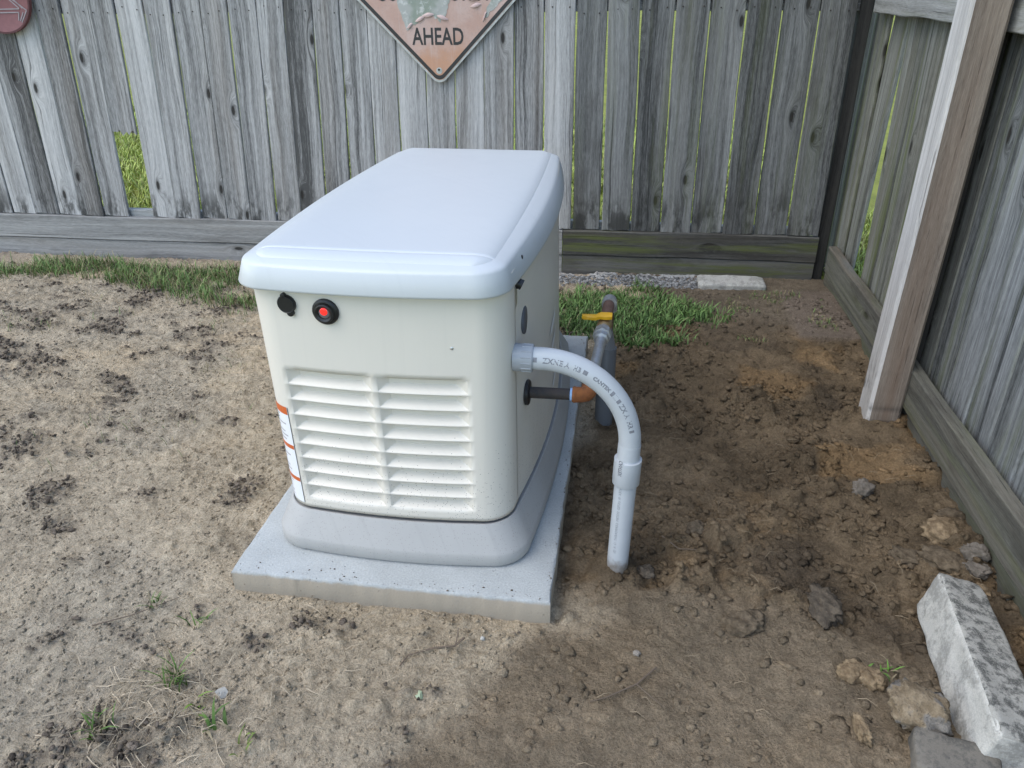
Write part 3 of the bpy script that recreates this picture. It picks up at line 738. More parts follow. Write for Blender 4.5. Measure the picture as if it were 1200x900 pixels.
tube('valve_stem', [V(.697,0,.010),V(.697,0,.024)], .006, BRASS, vb, 12)
# lever: hub with a paddle pointing to the left
hub = Vector(V(.697,0,.026))
lv = []; lf = []; prof = [(.020,.012),(.012,.017),(.0,.018),(-.012,.015),(-.024,.011),(-.044,.0095),(-.058,.009),(-.062,.006)]
for (dx, w_) in prof:
    for (yy, zz) in ((-w_,-.004),(w_,-.004),(w_,.004),(w_*.55,.0075),(-w_*.55,.0075),(-w_,.004)): lv.append((hub.x+dx, hub.y+yy-.004*dx, hub.z+zz-(.006 if dx < -.02 else 0)))
for k in range(len(prof)-1):
    for i in range(6): a = k*6+i; b = k*6+(i+1)%6; lf.append((a, b, b+6, a+6))
lf.append(tuple(range(5,-1,-1))); lf.append(tuple(range((len(prof)-1)*6, len(prof)*6)))
o = autosmooth(pyobj('valve_handle', lv, lf, YEL, vb), 50)
tube('nipple', [V(.726),V(.850)], .0165, BROWN, gas, 18)
E0 = Vector(V(.860))
el_ = [E0+Vector((0,-.024,0)), E0+Vector((0,-.022,0)), E0+Vector((0,-.010,.001)), E0+Vector((0,.006,0)), E0+Vector((0,.017,-.006)), E0+Vector((.001,.021,-.018)), E0+Vector((.001,.022,-.034)), E0+Vector((.001,.022,-.036))]
tube('elbow', el_, 0, GALV, gas, 20, True, [.019,.0225,.0215,.021,.021,.0215,.0225,.019])
SX, SY = E0.x+.001, E0.y+.022
tube('drop_pipe', [(SX,SY,E0.z-.034),(SX,SY,.10)], .0134, BROWN, gas, 16)
tube('sleeve', [(SX,SY-.004,z) for z in (.318,.318,.20,.19)], 0, SLEEVE, gas, 24, True, [.024,.026,.026,.026])
tube('sleeve_coupling', [(SX,SY-.004,z) for z in (.208,.208,.206,.05,-.12)], 0, SLEEVE_D, gas, 24, True, [.0265,.0275,.028,.028,.028])

# ------------------------------------------------------------------ signs
def local_to_fence(parent, xf, z, y=0.0): parent.location = (xf*1.0, FY+FA*xf+y, z); parent.rotation_euler = (0,0,math.atan(FA))
def sign_mat():
    s = NT('faded_orange_sheeting'); o = s.obj(); x, y, z = s.sep(o)
    n = s.noise(o, 7, 5, .6); f = s.noise(o, 120, 3, .7); st = s.noise(s.vmul(o, (60,60,5)), 1.0, 4)
    c = s.mix(s.mr(n, .35, .65), (.50,.32,.25), (.56,.40,.335))
    c = s.mix(s.math('MULTIPLY', s.mr(s.math('ADD', z, s.math('MULTIPLY', s.math('SUBTRACT', n, .5), .25)), -.22, -.34), .7), c, (.55,.28,.15))
    c = s.mix(s.math('MULTIPLY', s.mr(f, .5, .7), .35), c, (.36,.27,.24)); c = s.mix(s.math('MULTIPLY', s.mr(st, .55, .72), .25), c, (.6,.5,.44))
    s.bump(f, .0006, .5); return s.fin(c, .5, 0, .35)
SIGN_O = sign_mat(); SIGN_K = plain('sign_black', (.03,.028,.026), .5, var=.4, scale=60); ALU = rust_mat('sign_aluminium', (.52,.52,.49), (.32,.33,.28), .6, .35, .5)
def peel_mat():
    s = NT('bare_sign_substrate'); o = s.obj(); n = s.noise(o, 26, 6, .65); n2 = s.noise(o, 9, 3)
    c = s.mix(s.mr(n2, .42, .58), (.40,.40,.36), (.27,.30,.24)); c = s.mix(s.math('MULTIPLY', s.mr(n, .52, .64), .7), c, (.62,.61,.56))
    s.bump(n, .004, .6); return s.fin(c, .6, 0, .3)
PEEL = peel_mat()
SGX, SGZ, HD = -.338, 1.215, .4245
sign = empty('diamond_sign'); local_to_fence(sign, SGX, SGZ, -.009)
tag(sign, 'faded orange diamond road sign reading AHEAD, peeling, on the back fence', 'sign')
def diamond(hd, r, n=8):
    pts = []
    c = hd-r*math.sqrt(2)
    for k, (cx_, cz_) in enumerate(((0,-c),(c,0),(0,c),(-c,0))):
        a0 = -math.pi/2+k*math.pi/2-math.pi/4
        for i in range(n+1): a = a0+math.pi/2*i/n; pts.append((cx_+r*math.cos(a), cz_+r*math.sin(a)))
    return pts
def flat_plate(name, pts, y, t, mat, parent):
    n = len(pts); v = [(x, y, z) for x, z in pts]+[(x, y+t, z) for x, z in pts]
    f = [tuple(range(n)), tuple(range(2*n-1, n-1, -1))]+[(i, i+n, (i+1)%n+n, (i+1)%n) for i in range(n)]
    return pyobj(name, v, f, mat, parent)
def ring_flat(name, a, b, y, mat, parent):
    n = len(a); v = [(x, y, z) for x, z in a]+[(x, y, z) for x, z in b]
    return pyobj(name, v, [(i, (i+1)%n, (i+1)%n+n, i+n) for i in range(n)], mat, parent)
flat_plate('plate', diamond(HD, .040), 0, .0022, ALU, sign)
flat_plate('face', diamond(HD-.0115, .034), -.0006, .0004, SIGN_O, sign)
ring_flat('border', diamond(HD-.014, .033), diamond(HD-.034, .024), -.0012, SIGN_K, sign)
def sign_text(body, zc, height, width):
    v, f = text_mesh(body, 1.0, 1.0, .018)
    xs = [p[0] for p in v]; ys = [p[1] for p in v]; kx = width/(max(xs)-min(xs)); kz = height/(max(ys)-min(ys))
    pyobj('lettering', [((x-(max(xs)+min(xs))/2)*kx, -.0012, zc+(y-(max(ys)+min(ys))/2)*kz) for x, y in v], f, SIGN_K, sign)
sign_text('AHEAD', .986-SGZ, .066, .219)
sign_text('CONSTRUCTION', 1.157-SGZ, .080, .50); sign_text('ROAD', 1.325-SGZ, .075, .2)
# sheeting torn away: bare patches with curled rims
def blob(pts, n=9, j=.006, seed=0):
    r = random.Random(seed); out = []
    for i in range(len(pts)):
        a = pts[i]; b = pts[(i+1)%len(pts)]
        for k in range(n): t = k/n; out.append((a[0]+(b[0]-a[0])*t+r.uniform(-j,j), a[1]+(b[1]-a[1])*t+r.uniform(-j,j)))
    return out
p1 = blob([(-.165,-.035),(-.155,-.14),(-.130,-.205),(-.108,-.195),(-.085,-.178),(-.06,-.155),(-.02,-.150),(.015,-.175),(.04,-.145),(.055,-.10),(.09,-.085),(.05,-.03),(-.05,.06)], 5, .005, 3)
flat_plate('bare_patch', p1, -.0018, .0003, PEEL, sign)
p2 = blob([(.235,-.085),(.205,-.135),(.195,-.165),(.215,-.15),(.26,-.11),(.32,-.055),(.30,-.02),(.25,-.04)], 4, .004, 5)
flat_plate('bare_patch', p2, -.0018, .0003, PEEL, sign)
SIGN_F = plain('sheeting_flap', (.52,.38,.34), .55, var=.25, scale=40)
for k, (cx_, cz_, l_, a_) in enumerate(((-.115,-.19,.030,.6),(-.07,-.165,.045,.4),(-.035,-.150,.05,.1),(.025,-.160,.05,-.3),(.165,-.115,.045,.2),(.20,-.155,.04,1.1),(.155,-.09,.05,.05))):
    v = []; f = []
    for i in range(7):
        t = i/6-.5; x = cx_+l_*t*math.cos(a_); z = cz_+l_*t*math.sin(a_)
        for q in range(4):
            th = q*.75; wv = .010*math.cos(math.pi*t*.9)
            v.append((x+math.sin(a_)*-.0*q, -.0016-.0065*math.sin(th)*math.cos(math.pi*t*.9), z+wv*math.cos(th)))
    for i in range(6):
        for q in range(3): a = i*4+q; f.append((a, a+4, a+5, a+1))
    pyobj('torn_flap', v, f, SIGN_F, sign, True)
disc_on('bolt_washer', (0,-.0006,.853-SGZ), (0,-1,0), [(.013,-.001),(.013,.001),(.006,.0012)], ALU, sign, 18)
disc_on('bolt_hole', (-.001,-.0018,.857-SGZ), (0,-1,0), [(.0048,-.001),(.0048,.0008),(.002,.0008)], BLACK, sign, 14)

plq = empty('round_plaque'); local_to_fence(plq, -2.285, 1.148, -.012)
tag(plq, 'dark red round plaque with grey arrow lines at top left of fence', 'plaque')
RED = plain('dull_red_paint', (.165,.060,.060), .65, var=.25, scale=60, bump=.0006); RED_D = plain('dark_red_rim', (.08,.022,.025), .6, var=.3)
PR = .151
disc_on('disc', (0,.010,0), (0,-1,0), [(PR-.004,-.004),(PR,0),(PR,.012),(PR-.004,.016),(PR-.008,.0165),(PR-.011,.014),(.001,.014)], RED, plq, 56)
ring_flat('rim', [(PR*math.cos(a)*1.002, PR*math.sin(a)*1.002) for a in np.linspace(0, 2*math.pi, 56, False)], [((PR-.007)*math.cos(a), (PR-.007)*math.sin(a)) for a in np.linspace(0, 2*math.pi, 56, False)], -.0085, RED_D, plq)
PLINE = plain('grey_relief_line', (.30,.27,.27), .6, var=.3, scale=80)
def strip(a, b, w, parent, name='arrow_line'):
    a = Vector((a[0],-.0058,a[1])); b = Vector((b[0],-.0058,b[1])); d = (b-a).normalized(); nrm = Vector((-d.z,0,d.x))*w/2
    v = [a-nrm, b-nrm, b+nrm, a+nrm]; v = v+[p+Vector((0,.002,0)) for p in v]
    pyobj(name, v, [(0,1,2,3),(0,4,5,1),(1,5,6,2),(2,6,7,3),(3,7,4,0)], PLINE, parent)
ca_, sa_ = math.cos(0.0), math.sin(0.0)
for (a, b) in (((-.12,-.055),(.092,-.052)),((-.12,-.068),(.085,-.066)),((.125,-.058),(.068,-.014)),((.125,-.058),(.088,-.105)),((.092,-.050),(.052,-.012)),((.085,-.067),(.075,-.098)),((.108,-.050),(.066,-.004)),((.106,-.066),(.082,-.100)),((.068,-.014),(.052,-.012)),((-.03,-.02),(.03,.05)),((-.06,.04),(.04,.04))):
    strip(a, b, .0042, plq)

# ------------------------------------------------------------------ stones, clods, debris
def lump_mesh(name, size, seed, sub=3, rough=.28, freq=2.2, flat=1.0):
    bm = bmesh.new(); bmesh.ops.create_icosphere(bm, subdivisions=sub, radius=1.0)
    r = np.random.default_rng(seed); ph = r.uniform(0, 50, 3)
    co = np.array([v.co for v in bm.verts])
    def n3(p, s): return (fbm(p[:,0]*s+ph[0]+p[:,2]*s*.7, p[:,1]*s+ph[1]-p[:,2]*s*.5, 1.0, 3, seed)-.5) + (fbm(p[:,2]*s+ph[2], p[:,0]*s*.8+p[:,1]*s*.6, 1.0, 3, seed+9)-.5)
    k = 1+rough*2*n3(co, freq)*.9+rough*1.0*n3(co, freq*3.1)+rough*.7*n3(co, freq*8)
    co = co*k[:, None]; co = np.sign(co)*np.abs(co)**.85
    co = co*np.array(size)*.5
    for v_, c in zip(bm.verts, co): v_.co = c
    for f_ in bm.faces: f_.smooth = True
    me = bpy.data.meshes.new(name); bm.to_mesh(me); bm.free(); return me
def earth(name, col, col2, bmp=.006, sc=40):
    s = NT(name); o = s.obj(); n = s.noise(o, sc, 6, .68); n2 = s.noise(o, sc*6, 3, .7)
    c = s.mix(s.mr(n, .35, .68), col, col2); k = s.math('ADD', .65, s.math('MULTIPLY', n2, .7)); c = s.mix(1.0, c, s.comb(k,k,k), 'MULTIPLY')
    s.bump(s.math('ADD', n, s.math('MULTIPLY', n2, .5)), bmp, .9); return s.fin(c, .95, 0, .15)
CL_D = earth('dark_clod', (.065,.053,.040), (.135,.108,.078)); CL_B = earth('brown_clod', (.085,.064,.042), (.175,.135,.09)); CL_T = earth('tan_clod', (.15,.105,.062), (.29,.215,.13)); CL_G = earth('grey_clod', (.115,.098,.078), (.22,.19,.155))
def lump(name, x, y, size, mat, label, cat, seed, rz=0, sink=.42, rough=.34, tilt=0.0, sub=4):
    me = lump_mesh(name, size, seed, sub, rough)
    o = link(name, me, mat); o.location = (x, y, float(gz(x, y))+size[2]*(.5-sink)); o.rotation_euler = (tilt, tilt*.5, rz)
    return tag(o, label, cat, 'earth clods and stones in the dug soil')
lump('earth_clod', .972, .118, (.062,.105,.040), CL_D, 'large dark flattened earth clod in the middle of the dug soil', 'clod', 1, .2, .3)
lump('earth_clod', .988, -.068, (.050,.044,.036), CL_T, 'tan earth clod with a split beside the small weed', 'clod', 2, .3, .25)
lump('earth_clod', 1.022, -.082, (.048,.042,.034), CL_T, 'tan earth clod right against the split one by the weed', 'clod', 3, -.5, .25)
lump('earth_clod', .972, -.205, (.022,.062,.026), CL_T, 'narrow tan clod standing left of the pitted stone', 'clod', 4, .1, .2)
lump('earth_clod', 1.205, .315, (.085,.060,.042), CL_B, 'brown clod above the white block, left one of the row', 'clod', 5, -.2)
lump('earth_clod', 1.272, .290, (.095,.062,.046), CL_B, 'big brown clod just behind the far end of the white block', 'clod', 6, -.3)
lump('earth_clod', 1.300, .385, (.090,.085,.060), CL_T, 'tall tan clod against the right fence rail', 'clod', 7, .5)
lump('stone', 1.345, .302, (.060,.045,.045), CL_G, 'grey rounded stone by the right fence rail', 'stone', 8, .2)
lump('stone', 1.335, .258, (.055,.034,.030), CL_G, 'flat grey stone below the rounded one near the rail', 'stone', 9, -.2)
lump('stone', 1.325, .205, (.046,.040,.034), CL_T, 'small orange tan stone between white block and fence rail', 'stone', 10, .1)
lump('earth_clod', .705, .350, (.055,.040,.030), CL_B, 'brown clod lying to the right of the conduit', 'clod', 11, .4)
lump('earth_clod', .790, .045, (.085,.060,.034), CL_B, 'low brown clod at the edge of the trodden sand', 'clod', 12, .4, .3)
lump('earth_clod', .580, .192, (.042,.036,.032), CL_D, 'dark clod at the foot of the conduit', 'clod', 13, .1)
lump('earth_clod', 1.345, .455, (.07,.065,.05), CL_B, 'brown clod tucked under the rail below the picket fence', 'clod', 14, .7)
lump('earth_clod', 1.16, .56, (.06,.05,.04), CL_G, 'greyish clod in front of the brown post', 'clod', 15, .7)
# pitted tan stone and the slab piece under it
def pitted():
    s = NT('pitted_stone'); o = s.obj(); n = s.noise(o, 30, 6, .7); n2 = s.noise(o, 170, 3, .7); x, y, z = s.sep(o)
    c = s.mix(s.mr(n, .35, .65), (.16,.12,.075), (.30,.235,.155)); m = s.mr(s.noise(o, 17, 3), .52, .60); c = s.mix(s.math('MULTIPLY', m, .85), c, (.19,.175,.155)); c = s.mix(s.math('MULTIPLY', s.mr(n2, .56, .68), .7), c, (.05,.045,.04))
    s.bump(s.math('ADD', n, n2), .005, .9); return s.fin(c, .95, 0, .15)
me = lump_mesh('stone', (.105,.085,.060), 23, 4, .30); o = link('stone', me, pitted()); o.location = (1.082,-.165,-.012); o.rotation_euler = (.1,.15,-.3)
tag(o, 'pitted tan stone leaning against the white block', 'stone')
OLDC = concrete('weathered_white_concrete', (.47,.45,.40), .6, .45, 1.6); OLDM = concrete('mouldy_grey_concrete', (.33,.315,.275), .7, .85, 3.4); OLDD = concrete('dirty_grey_concrete', (.185,.165,.135), .4, .6, 2.2)
def rough_block(name, dims, mat, mat_top, seed, amp=.007, res=.010, taper=0.0):
    """concrete chunk: finely cut box, edges knocked off, faces uneven"""
    lx, ly, lz_ = dims; bm = bmesh.new(); bmesh.ops.create_cube(bm, size=1.0)
    cuts = max(6, int(ly/res)); bmesh.ops.subdivide_edges(bm, edges=bm.edges[:], cuts=min(cuts, 22), use_grid_fill=True)
    co = np.array([v.co for v in bm.verts])
    # round the corners with a superquadric pull
    m = np.abs(co*2); over = np.clip(m-.86, 0, None)/.14
    k = 1-.055*np.clip(over.sum(1)-1, 0, None); co = co*k[:, None]
    P = co*np.array(dims)
    n_ = (fbm(P[:,0]*22+P[:,2]*17+seed, P[:,1]*22-P[:,2]*13, 1.0, 4, seed)-.5)
    n_b = (fbm(P[:,0]*70+P[:,2]*53+seed, P[:,1]*70-P[:,2]*41, 1.0, 3, seed+4)-.5)
    nrm = co/np.linalg.norm(co, axis=1)[:, None]
    P = P + nrm*(n_*amp*2.2+n_b*amp*.8)[:, None]
    P[:,0] *= 1+taper*(P[:,1]/ly)
    for v_, c in zip(bm.verts, P): v_.co = c
    bm.normal_update()
    for f_ in bm.faces:
        f_.smooth = True; f_.material_index = 1 if f_.normal.z > .6 or f_.normal.x > .6 else 0
    me = bpy.data.meshes.new(name); bm.to_mesh(me); bm.free(); me.materials.append(mat); me.materials.append(mat_top); return link(name, me)
blk = rough_block('concrete_block', (.098,.40,.118), OLDC, OLDM, 5, .0035); blk.location = (1.215,-.055,-.005); blk.rotation_euler = (.03,.22,-.06)
tag(blk, 'white weathered concrete block lying in the dirt at bottom right', 'concrete block')
o = rough_block('concrete_piece', (.14,.09,.05), OLDD, OLDD, 9, .0045); o.location = (1.115,-.262,-.035); o.rotation_euler = (.05,.03,-.25)
tag(o, 'dark grey concrete chunk under the pitted stone at bottom edge', 'concrete chunk')
o = rough_block('concrete_brick', (.29,.105,.075), OLDC, concrete('pale_brick_top', (.40,.39,.355), .5, .45, 2.0), 12, .005); o.location = (.965,2.07,-.028); o.rotation_euler = (.08,0,.03)
tag(o, 'pale concrete brick half buried at the foot of the back fence', 'brick')
# ash-white rubble along the fence foot
def crumbs(name, pts, sizes, cols, seed, flat=.7, mat=SOIL, sink=.42, fine=False):
    t = (1+5**.5)/2
    if fine: bv = np.array([(1,0,0),(-1,0,0),(0,1,0),(0,-1,0),(0,0,1),(0,0,-1.)]); bf = np.array([(0,2,4),(2,1,4),(1,3,4),(3,0,4),(2,0,5),(1,2,5),(3,1,5),(0,3,5)])
    else:
        bv = np.array([(-1,t,0),(1,t,0),(-1,-t,0),(1,-t,0),(0,-1,t),(0,1,t),(0,-1,-t),(0,1,-t),(t,0,-1),(t,0,1),(-t,0,-1),(-t,0,1)])/1.902
        bf = np.array([(0,11,5),(0,5,1),(0,1,7),(0,7,10),(0,10,11),(1,5,9),(5,11,4),(11,10,2),(10,7,6),(7,1,8),(3,9,4),(3,4,2),(3,2,6),(3,6,8),(3,8,9),(4,9,5),(2,4,11),(6,2,10),(8,6,7),(9,8,1)])
    r = np.random.default_rng(seed); n = len(pts); m = len(bv)
    V_ = np.repeat(bv[None], n, 0)*(1+r.uniform(-.55,.45,(n,m,1)))
    a = r.uniform(0, 6.28, n); c, s = np.cos(a)[:,None], np.sin(a)[:,None]
    sc_ = np.stack([sizes*r.uniform(.7,1.4,n), sizes*r.uniform(.7,1.2,n), sizes*flat*r.uniform(.6,1.1,n)], 1)*.5
    V_ = V_*sc_[:,None,:]; x = V_[...,0]*c-V_[...,1]*s; y = V_[...,0]*s+V_[...,1]*c
    V_ = np.stack([x+pts[:,0:1], y+pts[:,1:2], V_[...,2]+pts[:,2:3]+(sizes*flat*(.5-sink))[:,None]], 2)
    F = (bf[None]+(np.arange(n)*m)[:,None,None]).reshape(-1,3); CC = np.repeat(cols[:,None,:], m, 1).reshape(-1,3)
    return link(name, np_mesh(name, V_.reshape(-1,3), F, CC), mat)
def in_pad(x, y, mrg=.005): return (np.abs(x) < .3695+mrg) & (y > -mrg) & (y < 1.406+mrg)
def pick(n, x0, x1, y0, y1, fn):
    x = rng.uniform(x0, x1, n); y = rng.uniform(y0, y1, n); k = (rng.random(n) < fn(x, y)) & ~in_pad(x, y); return x[k], y[k]
# crumbs in the dug soil
bandf = lambda x, y: sst(.40, .62, fbm(x, y*1.6, 3.0, 3, 77))
x, y = pick(30000, .2, 1.40, -.6, 2.0, lambda x, y: GD2[gidx(x, y)]*(.25+.75*bandf(x, y))*(1-.7*sst(.60,.50,np.hypot(x-.62,(y+.30)/.72))))
sz = .003+.026*rng.random(len(x))**6
big = sz > .009
for msk, fn_, nm_, lb_ in ((big, False, 'soil_clods', 'small brown soil clods scattered over the dug dirt'), (~big, True, 'soil_crumbs', 'loose brown soil crumbs over the dug dirt')):
    xx, yy_ = x[msk], y[msk]; o = crumbs(nm_, np.stack([xx, yy_, gz(xx, yy_)], 1), sz[msk], np.clip(gcol(xx, yy_)*rng.uniform(.75,1.3,(len(xx),1)), .02, .8), 3, .6, SOIL, .45, fn_); tag(o, lb_, 'soil', kind='stuff')
x, y = pick(75000, -2.9, .5, -.75, 2.05, lambda x, y: (1-GD2[gidx(x, y)])*(.35+.65*sst(.35,.6,fbm(x, y, 5, 3, 351)))*sst(-2.9, -.9, x-.55*y+.9))
sz = .0035+.009*rng.random(len(x))**3
o = crumbs('sand_crumbs', np.stack([x, y, gz(x, y)], 1), sz, np.clip(gcol(x, y)*rng.uniform(.75,1.25,(len(x),1)), .02, .9), 4, .8, SOIL, .35, True); tag(o, 'fine sandy crumbs and pellets over the dry yard', 'sand', kind='stuff')
x, y = pick(120000, -2.9, .45, -.7, 2.0, lambda x, y: GK2[gidx(x, y)]**1.6*.7); n = len(x)
sz = .004+.013*rng.random(n)**2.5
o = crumbs('dark_soil_crumbs', np.stack([x, y, gz(x, y)+rng.uniform(0,.006,n)], 1), sz, np.array((.20,.16,.122))[None]*rng.uniform(.45,1.4,(n,1)), 6, .8, SOIL, .3); tag(o, 'clumps of dark crumbly soil turned up through the dry sand', 'soil', kind='stuff')
x, y = pick(1500, .20, .92, 2.02, 2.16, lambda x, y: np.ones_like(x)); sz = .006+.016*rng.random(len(x))**2
o = crumbs('pale_rubble', np.stack([x, y, gz(x, y)], 1), sz, np.repeat(rng.uniform(.12,.48,(len(x),1)), 3, 1)*np.array((1,1,.98)), 5); tag(o, 'ash white rubble scattered along the foot of the back fence', 'rubble', kind='stuff')

# grit on the pad's rim
n = 170; side_ = rng.random(n); x = np.where(side_ < .55, .3695-np.abs(rng.normal(0,.016,n)), rng.uniform(-.36,.36,n)); y = np.where(side_ < .55, rng.uniform(.02,1.38,n), np.abs(rng.normal(0,.02,n))+.003)
k = (x > .345) | (y < .07); x, y = x[k], y[k]; n = len(x)
o = crumbs('pad_grit', np.stack([x, y, np.zeros(n)], 1), .002+.004*rng.random(n)**3, np.array((.17,.13,.09))[None]*rng.uniform(.5,1.6,(n,1)), 8, .7, SOIL, .2, True); tag(o, 'specks of dirt along the edges of the concrete slab', 'dirt', kind='stuff')
# ------------------------------------------------------------------ grass, straw
def blade_mat(name, rough=.6, trans=.25):
    s = NT(name); a = s.n('ShaderNodeVertexColor', layer_name='col').outputs[0]
    s.b.inputs['Subsurface Weight'].default_value = 0
    m = s.fin(a, rough, 0, .25); return m
BLADE = blade_mat('grass_blade'); STRAW = blade_mat('dead_straw', .8)
def blades(name, x, y, z, h, w, lean, cols, mat, seed, flatlie=False):
    r = np.random.default_rng(seed); n = len(x); a = r.uniform(0, 6.283, n); dx, dy = np.cos(a), np.sin(a); px, py = -dy, dx
    V_ = np.zeros((n,7,3)); ts = (0,.4,.75,1.0); curl = r.uniform(-.5,.5,n)
    for k, t in enumerate(ts):
        if flatlie: horiz = h*t; vert = .004+ .012*r.random(n)*np.sin(math.pi*t); side = curl*h*t*t*.7
        else: horiz = h*lean*t*t; vert = h*t*np.sqrt(np.clip(1-(lean*t)**2*.6, .1, 1)); side = curl*h*.2*t*t
        cxx = x+dx*horiz+px*side; cyy = y+dy*horiz+py*side; czz = z+vert; ww = w*(1-.55*t)*.5
        if k < 3:
            V_[:,2*k] = np.stack([cxx-px*ww, cyy-py*ww, czz], 1); V_[:,2*k+1] = np.stack([cxx+px*ww, cyy+py*ww, czz+(.0007 if flatlie else 0)], 1)
        else: V_[:,6] = np.stack([cxx, cyy, czz], 1)
    bf = np.array([(0,1,3),(0,3,2),(2,3,5),(2,5,4),(4,5,6)]); F = (bf[None]+(np.arange(n)*7)[:,None,None]).reshape(-1,3)
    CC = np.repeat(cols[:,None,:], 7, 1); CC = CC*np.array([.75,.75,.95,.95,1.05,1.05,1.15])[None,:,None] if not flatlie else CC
    return link(name, np_mesh(name, V_.reshape(-1,3), F, CC.reshape(-1,3)), mat, None, True)
def gcolour(n, dry=.15):
    c = np.array((.125,.195,.058))[None]*rng.uniform(.5,1.6,(n,1))*np.array((1,1,1))[None] + rng.uniform(-.012,.02,(n,1))*np.array((1,.6,.1))[None]
    d = rng.random(n) < dry; c[d] = np.array((.30,.25,.13))*rng.uniform(.6,1.2,(d.sum(),1)); return np.clip(c, .01, .6)
# green strip along the back on the left
def left_strip(x, y):
    n_ = fbm(x, y, 4, 4, 301); cen = 1.89-.16*sst(-1.9,-.9,x)+.03*np.sin(x*5); wd = .15+.13*sst(-1.9,-1.1,x)
    m = sst(1.0, .35, np.abs(y-cen)/wd)*sst(.30, .48, n_)
    return m
x, y = pick(34000, -3.2, -.35, 1.35, 2.10, left_strip); n = len(x)
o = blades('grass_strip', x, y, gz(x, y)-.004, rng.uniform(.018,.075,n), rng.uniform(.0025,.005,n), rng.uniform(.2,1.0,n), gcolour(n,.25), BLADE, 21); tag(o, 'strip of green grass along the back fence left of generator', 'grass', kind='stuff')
def right_patch(x, y): return sst(1.0, .45, np.hypot((x-.47)/.42, (y-1.70)/.30)+(fbm(x, y, 7, 3, 311)-.5)*.9)
x, y = pick(16000, .02, .95, 1.35, 2.05, right_patch); n = len(x)
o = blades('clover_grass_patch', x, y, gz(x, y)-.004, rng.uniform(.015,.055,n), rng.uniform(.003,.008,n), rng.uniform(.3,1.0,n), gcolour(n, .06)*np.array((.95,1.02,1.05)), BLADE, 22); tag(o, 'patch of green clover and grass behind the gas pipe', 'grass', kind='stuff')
x, y = pick(1800, .9, 1.32, 1.5, 2.0, lambda x, y: sst(.55, .66, fbm(x, y, 6, 3, 321))); n = len(x)
o = blades('sparse_grass', x, y, gz(x, y)-.003, rng.uniform(.008,.025,n), rng.uniform(.002,.004,n), rng.uniform(.4,1,n), gcolour(n, .35), BLADE, 23); tag(o, 'sparse tiny weeds near the right corner of the fences', 'grass', kind='stuff')
x, y = pick(9000, -3.0, -.38, .3, 1.9, lambda x, y: sst(.56, .70, fbm(x, y*1.4, 4.5, 4, 331))*sst(.1, 1.3, y)); n = len(x)
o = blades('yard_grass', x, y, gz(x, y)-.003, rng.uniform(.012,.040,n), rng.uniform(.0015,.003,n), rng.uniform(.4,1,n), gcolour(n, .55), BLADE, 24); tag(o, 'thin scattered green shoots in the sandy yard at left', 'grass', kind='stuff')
# dead straw lying on the sand
x, y = pick(26000, -3.0, .5, -.9, 2.05, lambda x, y: (1-GD2[gidx(x, y)])*(.12+.88*sst(.46, .62, fbm(x, y*1.3, 3.2, 4, 341)))*(.35+.65*sst(-.3, 1.3, y)) ); n = len(x)
sc_ = np.array((.34,.275,.19))[None]*rng.uniform(.55,1.25,(n,1))
o = blades('dead_grass', x, y, gz(x, y), rng.uniform(.015,.06,n), rng.uniform(.0008,.0018,n), np.ones(n), sc_, STRAW, 25, True); tag(o, 'dry straw and dead grass lying flat over the sand', 'straw', kind='stuff')
x, y = pick(900, .4, 1.35, -.6, 1.4, lambda x, y: np.full_like(x, .5)); n = len(x)
o = blades('root_fibres', x, y, gz(x, y)+.004, rng.uniform(.015,.05,n), rng.uniform(.0006,.0013,n), np.ones(n), np.array((.20,.155,.10))[None]*rng.uniform(.5,1.4,(n,1)), STRAW, 26, True); tag(o, 'fine root fibres lying over the dug dirt', 'roots', kind='stuff')
x, y = pick(1500, -.75, -.05, -.62, -.08, lambda x, y: sst(1.0, .2, np.hypot((x+.40)/.30, (y+.33)/.20))); n = len(x)
o = blades('dead_stalks', x, y, gz(x, y), rng.uniform(.02,.075,n), rng.uniform(.001,.0024,n), np.ones(n), np.array((.44,.36,.25))[None]*rng.uniform(.5,1.2,(n,1)), STRAW, 27, True); tag(o, 'tangle of dead grass stalks round the bottom left weeds', 'straw', kind='stuff')
# weeds at the bottom left, each a plant
def weed(name, x, y, nb, h, label, seed, wide=.006, green=(.085,.15,.03)):
    r = np.random.default_rng(seed); xs_ = x+r.normal(0,.012,nb); ys_ = y+r.normal(0,.012,nb)
    c = np.array(green)[None]*r.uniform(.7,1.6,(nb,1)); d = r.random(nb) < .35; c[d] = np.array((.30,.245,.15))*r.uniform(.6,1.1,(d.sum(),1))
    o = blades(name, xs_-x, ys_-y, np.zeros(nb), r.uniform(.4,1,nb)*h, r.uniform(.5,1,nb)*wide, r.uniform(.6,1.0,nb), c, BLADE, seed+5)
    o.location = (x, y, float(gz(x, y))-.002); return tag(o, label, 'weed', 'weeds in the sand at bottom left')
weed('grass_tuft', -.36, -.27, 46, .07, 'largest green grass tuft among dead stalks at bottom left', 1, .005)
weed('grass_tuft', -.44, -.40, 26, .055, 'low green tuft nearest the bottom left corner', 2, .006)
weed('grass_tuft', -.235, -.36, 10, .060, 'broad-leaved seedling right of the white scrap', 3, .010)
weed('grass_tuft', -.275, -.325, 9, .045, 'bright seedling directly below the white scrap', 4, .009, (.13,.20,.035))
weed('grass_tuft', -.150, -.395, 9, .040, 'yellowish seedling near the bottom edge left of the pad', 5, .008, (.14,.19,.04))
weed('grass_tuft', -.405, -.12, 12, .05, 'thin sprout in sand up from the white scrap', 6, .005)
weed('grass_tuft', -.52, -.07, 12, .045, 'little green shoot farthest up the sand at bottom left', 7, .005)
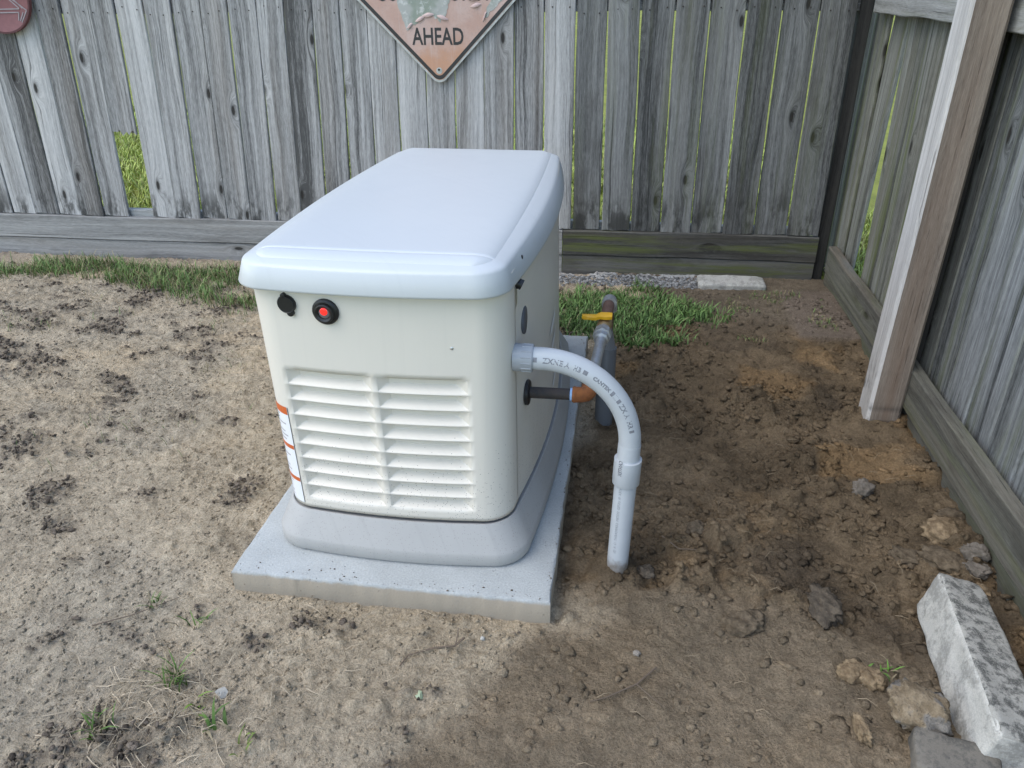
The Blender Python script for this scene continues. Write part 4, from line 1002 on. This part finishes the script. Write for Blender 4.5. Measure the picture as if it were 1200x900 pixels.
o = weed('seedling', 1.055, -.045, 16, .030, 'tiny green weed between the tan clods and white block', 8, .006, (.10,.20,.035)); o['group'] = 'small weeds in the dug soil'
# twigs
TWIG = plain('twig_bark', (.13,.095,.065), .85, var=.3, scale=80)
def twig(pts, r, label, side=None):
    P_ = [(x, y, float(gz(x, y))+.004+dz) for x, y, dz in pts]; N = len(P_)
    o = tube('twig', P_, r, TWIG, None, 7, True, [r*(1-.6*i/(N-1)) for i in range(N)]); tag(o, label, 'twig', 'twigs on the soil')
    if side:
        Q = [(x, y, float(gz(x, y))+.004+dz) for x, y, dz in side]; tube('branchlet', Q, r*.5, TWIG, o, 6, True, [r*.6, r*.5, r*.3][:len(Q)])
twig([(.195,-.085,.01),(.180,-.105,.008),(.135,-.115,.006),(.085,-.135,.004),(.075,-.165,0)], .0028, 'forked brown twig in sand just below the pad front', [(.180,-.105,.008),(.182,-.085,.018),(.180,-.070,.024)])
twig([(.60,-.10,.004),(.56,-.15,.004),(.50,-.19,.003),(.47,-.20,0)], .0022, 'thin twig on the trodden sand below the conduit', [(.56,-.15,.004),(.585,-.175,.004),(.615,-.20,.002)])
twig([(.62,.30,.006),(.66,.26,.008),(.70,.25,.004)], .0020, 'short pale twig right beside the conduit foot')
twig([(-.62,-.16,.004),(-.55,-.12,.008),(-.47,-.055,.006)], .0018, 'dry stalk lying on sand left of the pad corner')
# scraps
SCRAP = plain('white_scrap', (.42,.40,.35), .7, var=.3)
def scrap(name, x, y, s_, mat, label, seed):
    r = random.Random(seed); v = [(0,0,.008)]; n = 8
    for i in range(n): a = 6.283*i/n; q = s_*r.uniform(.5,1.1); v.append((q*math.cos(a), q*.8*math.sin(a), r.uniform(0,.008)))
    f = [(0,i+1,(i+1)%n+1) for i in range(n)]
    o = pyobj(name, v, f, mat); so_ = o.modifiers.new('t', 'SOLIDIFY'); so_.thickness = .0015; o.location = (x, y, float(gz(x, y))+.002); o.rotation_euler = (.2,.1,seed); return tag(o, label, 'scrap')
scrap('dry_leaf', -.255, -.285, .017, SCRAP, 'whitish torn leaf scrap lying among bottom left weeds', 1)
scrap('dry_leaf', .135, -.235, .011, plain('pale_green_leaf', (.36,.42,.26), .6), 'pale green leaf scrap on sand below the pad', 2)
lump('pebble', .56, -.065, (.014,.012,.010), plain('pale_pebble', (.24,.21,.175), .8), 'pale pebble on trodden sand below the conduit', 'pebble', 60, 0, .2)
lump('pebble', .232, -.068, (.009,.008,.008), SCRAP, 'tiny white pebble near the pad front right corner', 'pebble', 61, 0, .2)

# lawn beyond the fences, seen through the gaps; sunlight painted into the blade colour
def lawn_blades(name, n, x0, x1, y0, y1, h, w, label, seed):
    x = rng.uniform(x0, x1, n); y = rng.uniform(y0, y1, n)
    c = np.array((.36,.42,.10))[None]*rng.uniform(.6,1.45,(n,1)); d = rng.random(n) < .2; c[d] = np.array((.36,.34,.13))*rng.uniform(.7,1.2,(d.sum(),1))
    o = blades(name, x, y, np.full(n, -.056), rng.uniform(.5,1,n)*h, rng.uniform(.6,1,n)*w, rng.uniform(.2,1,n), c, BLADE, seed); tag(o, label, 'grass', kind='stuff')
lawn_blades('neighbour_grass', 36000, -5.2, -1.2, 2.4, 7.0, .10, .010, 'green lawn coloured as if sunlit, seen through the broken fence board', 71)
lawn_blades('neighbour_grass', 14000, 1.5, 3.2, .8, 3.4, .10, .009, 'green lawn seen through the split in the right fence', 72)
lawn_blades('neighbour_grass', 26000, -1.2, 1.6, 2.35, 6.5, .11, .011, 'green lawn showing through the narrow gaps of the back fence', 73)
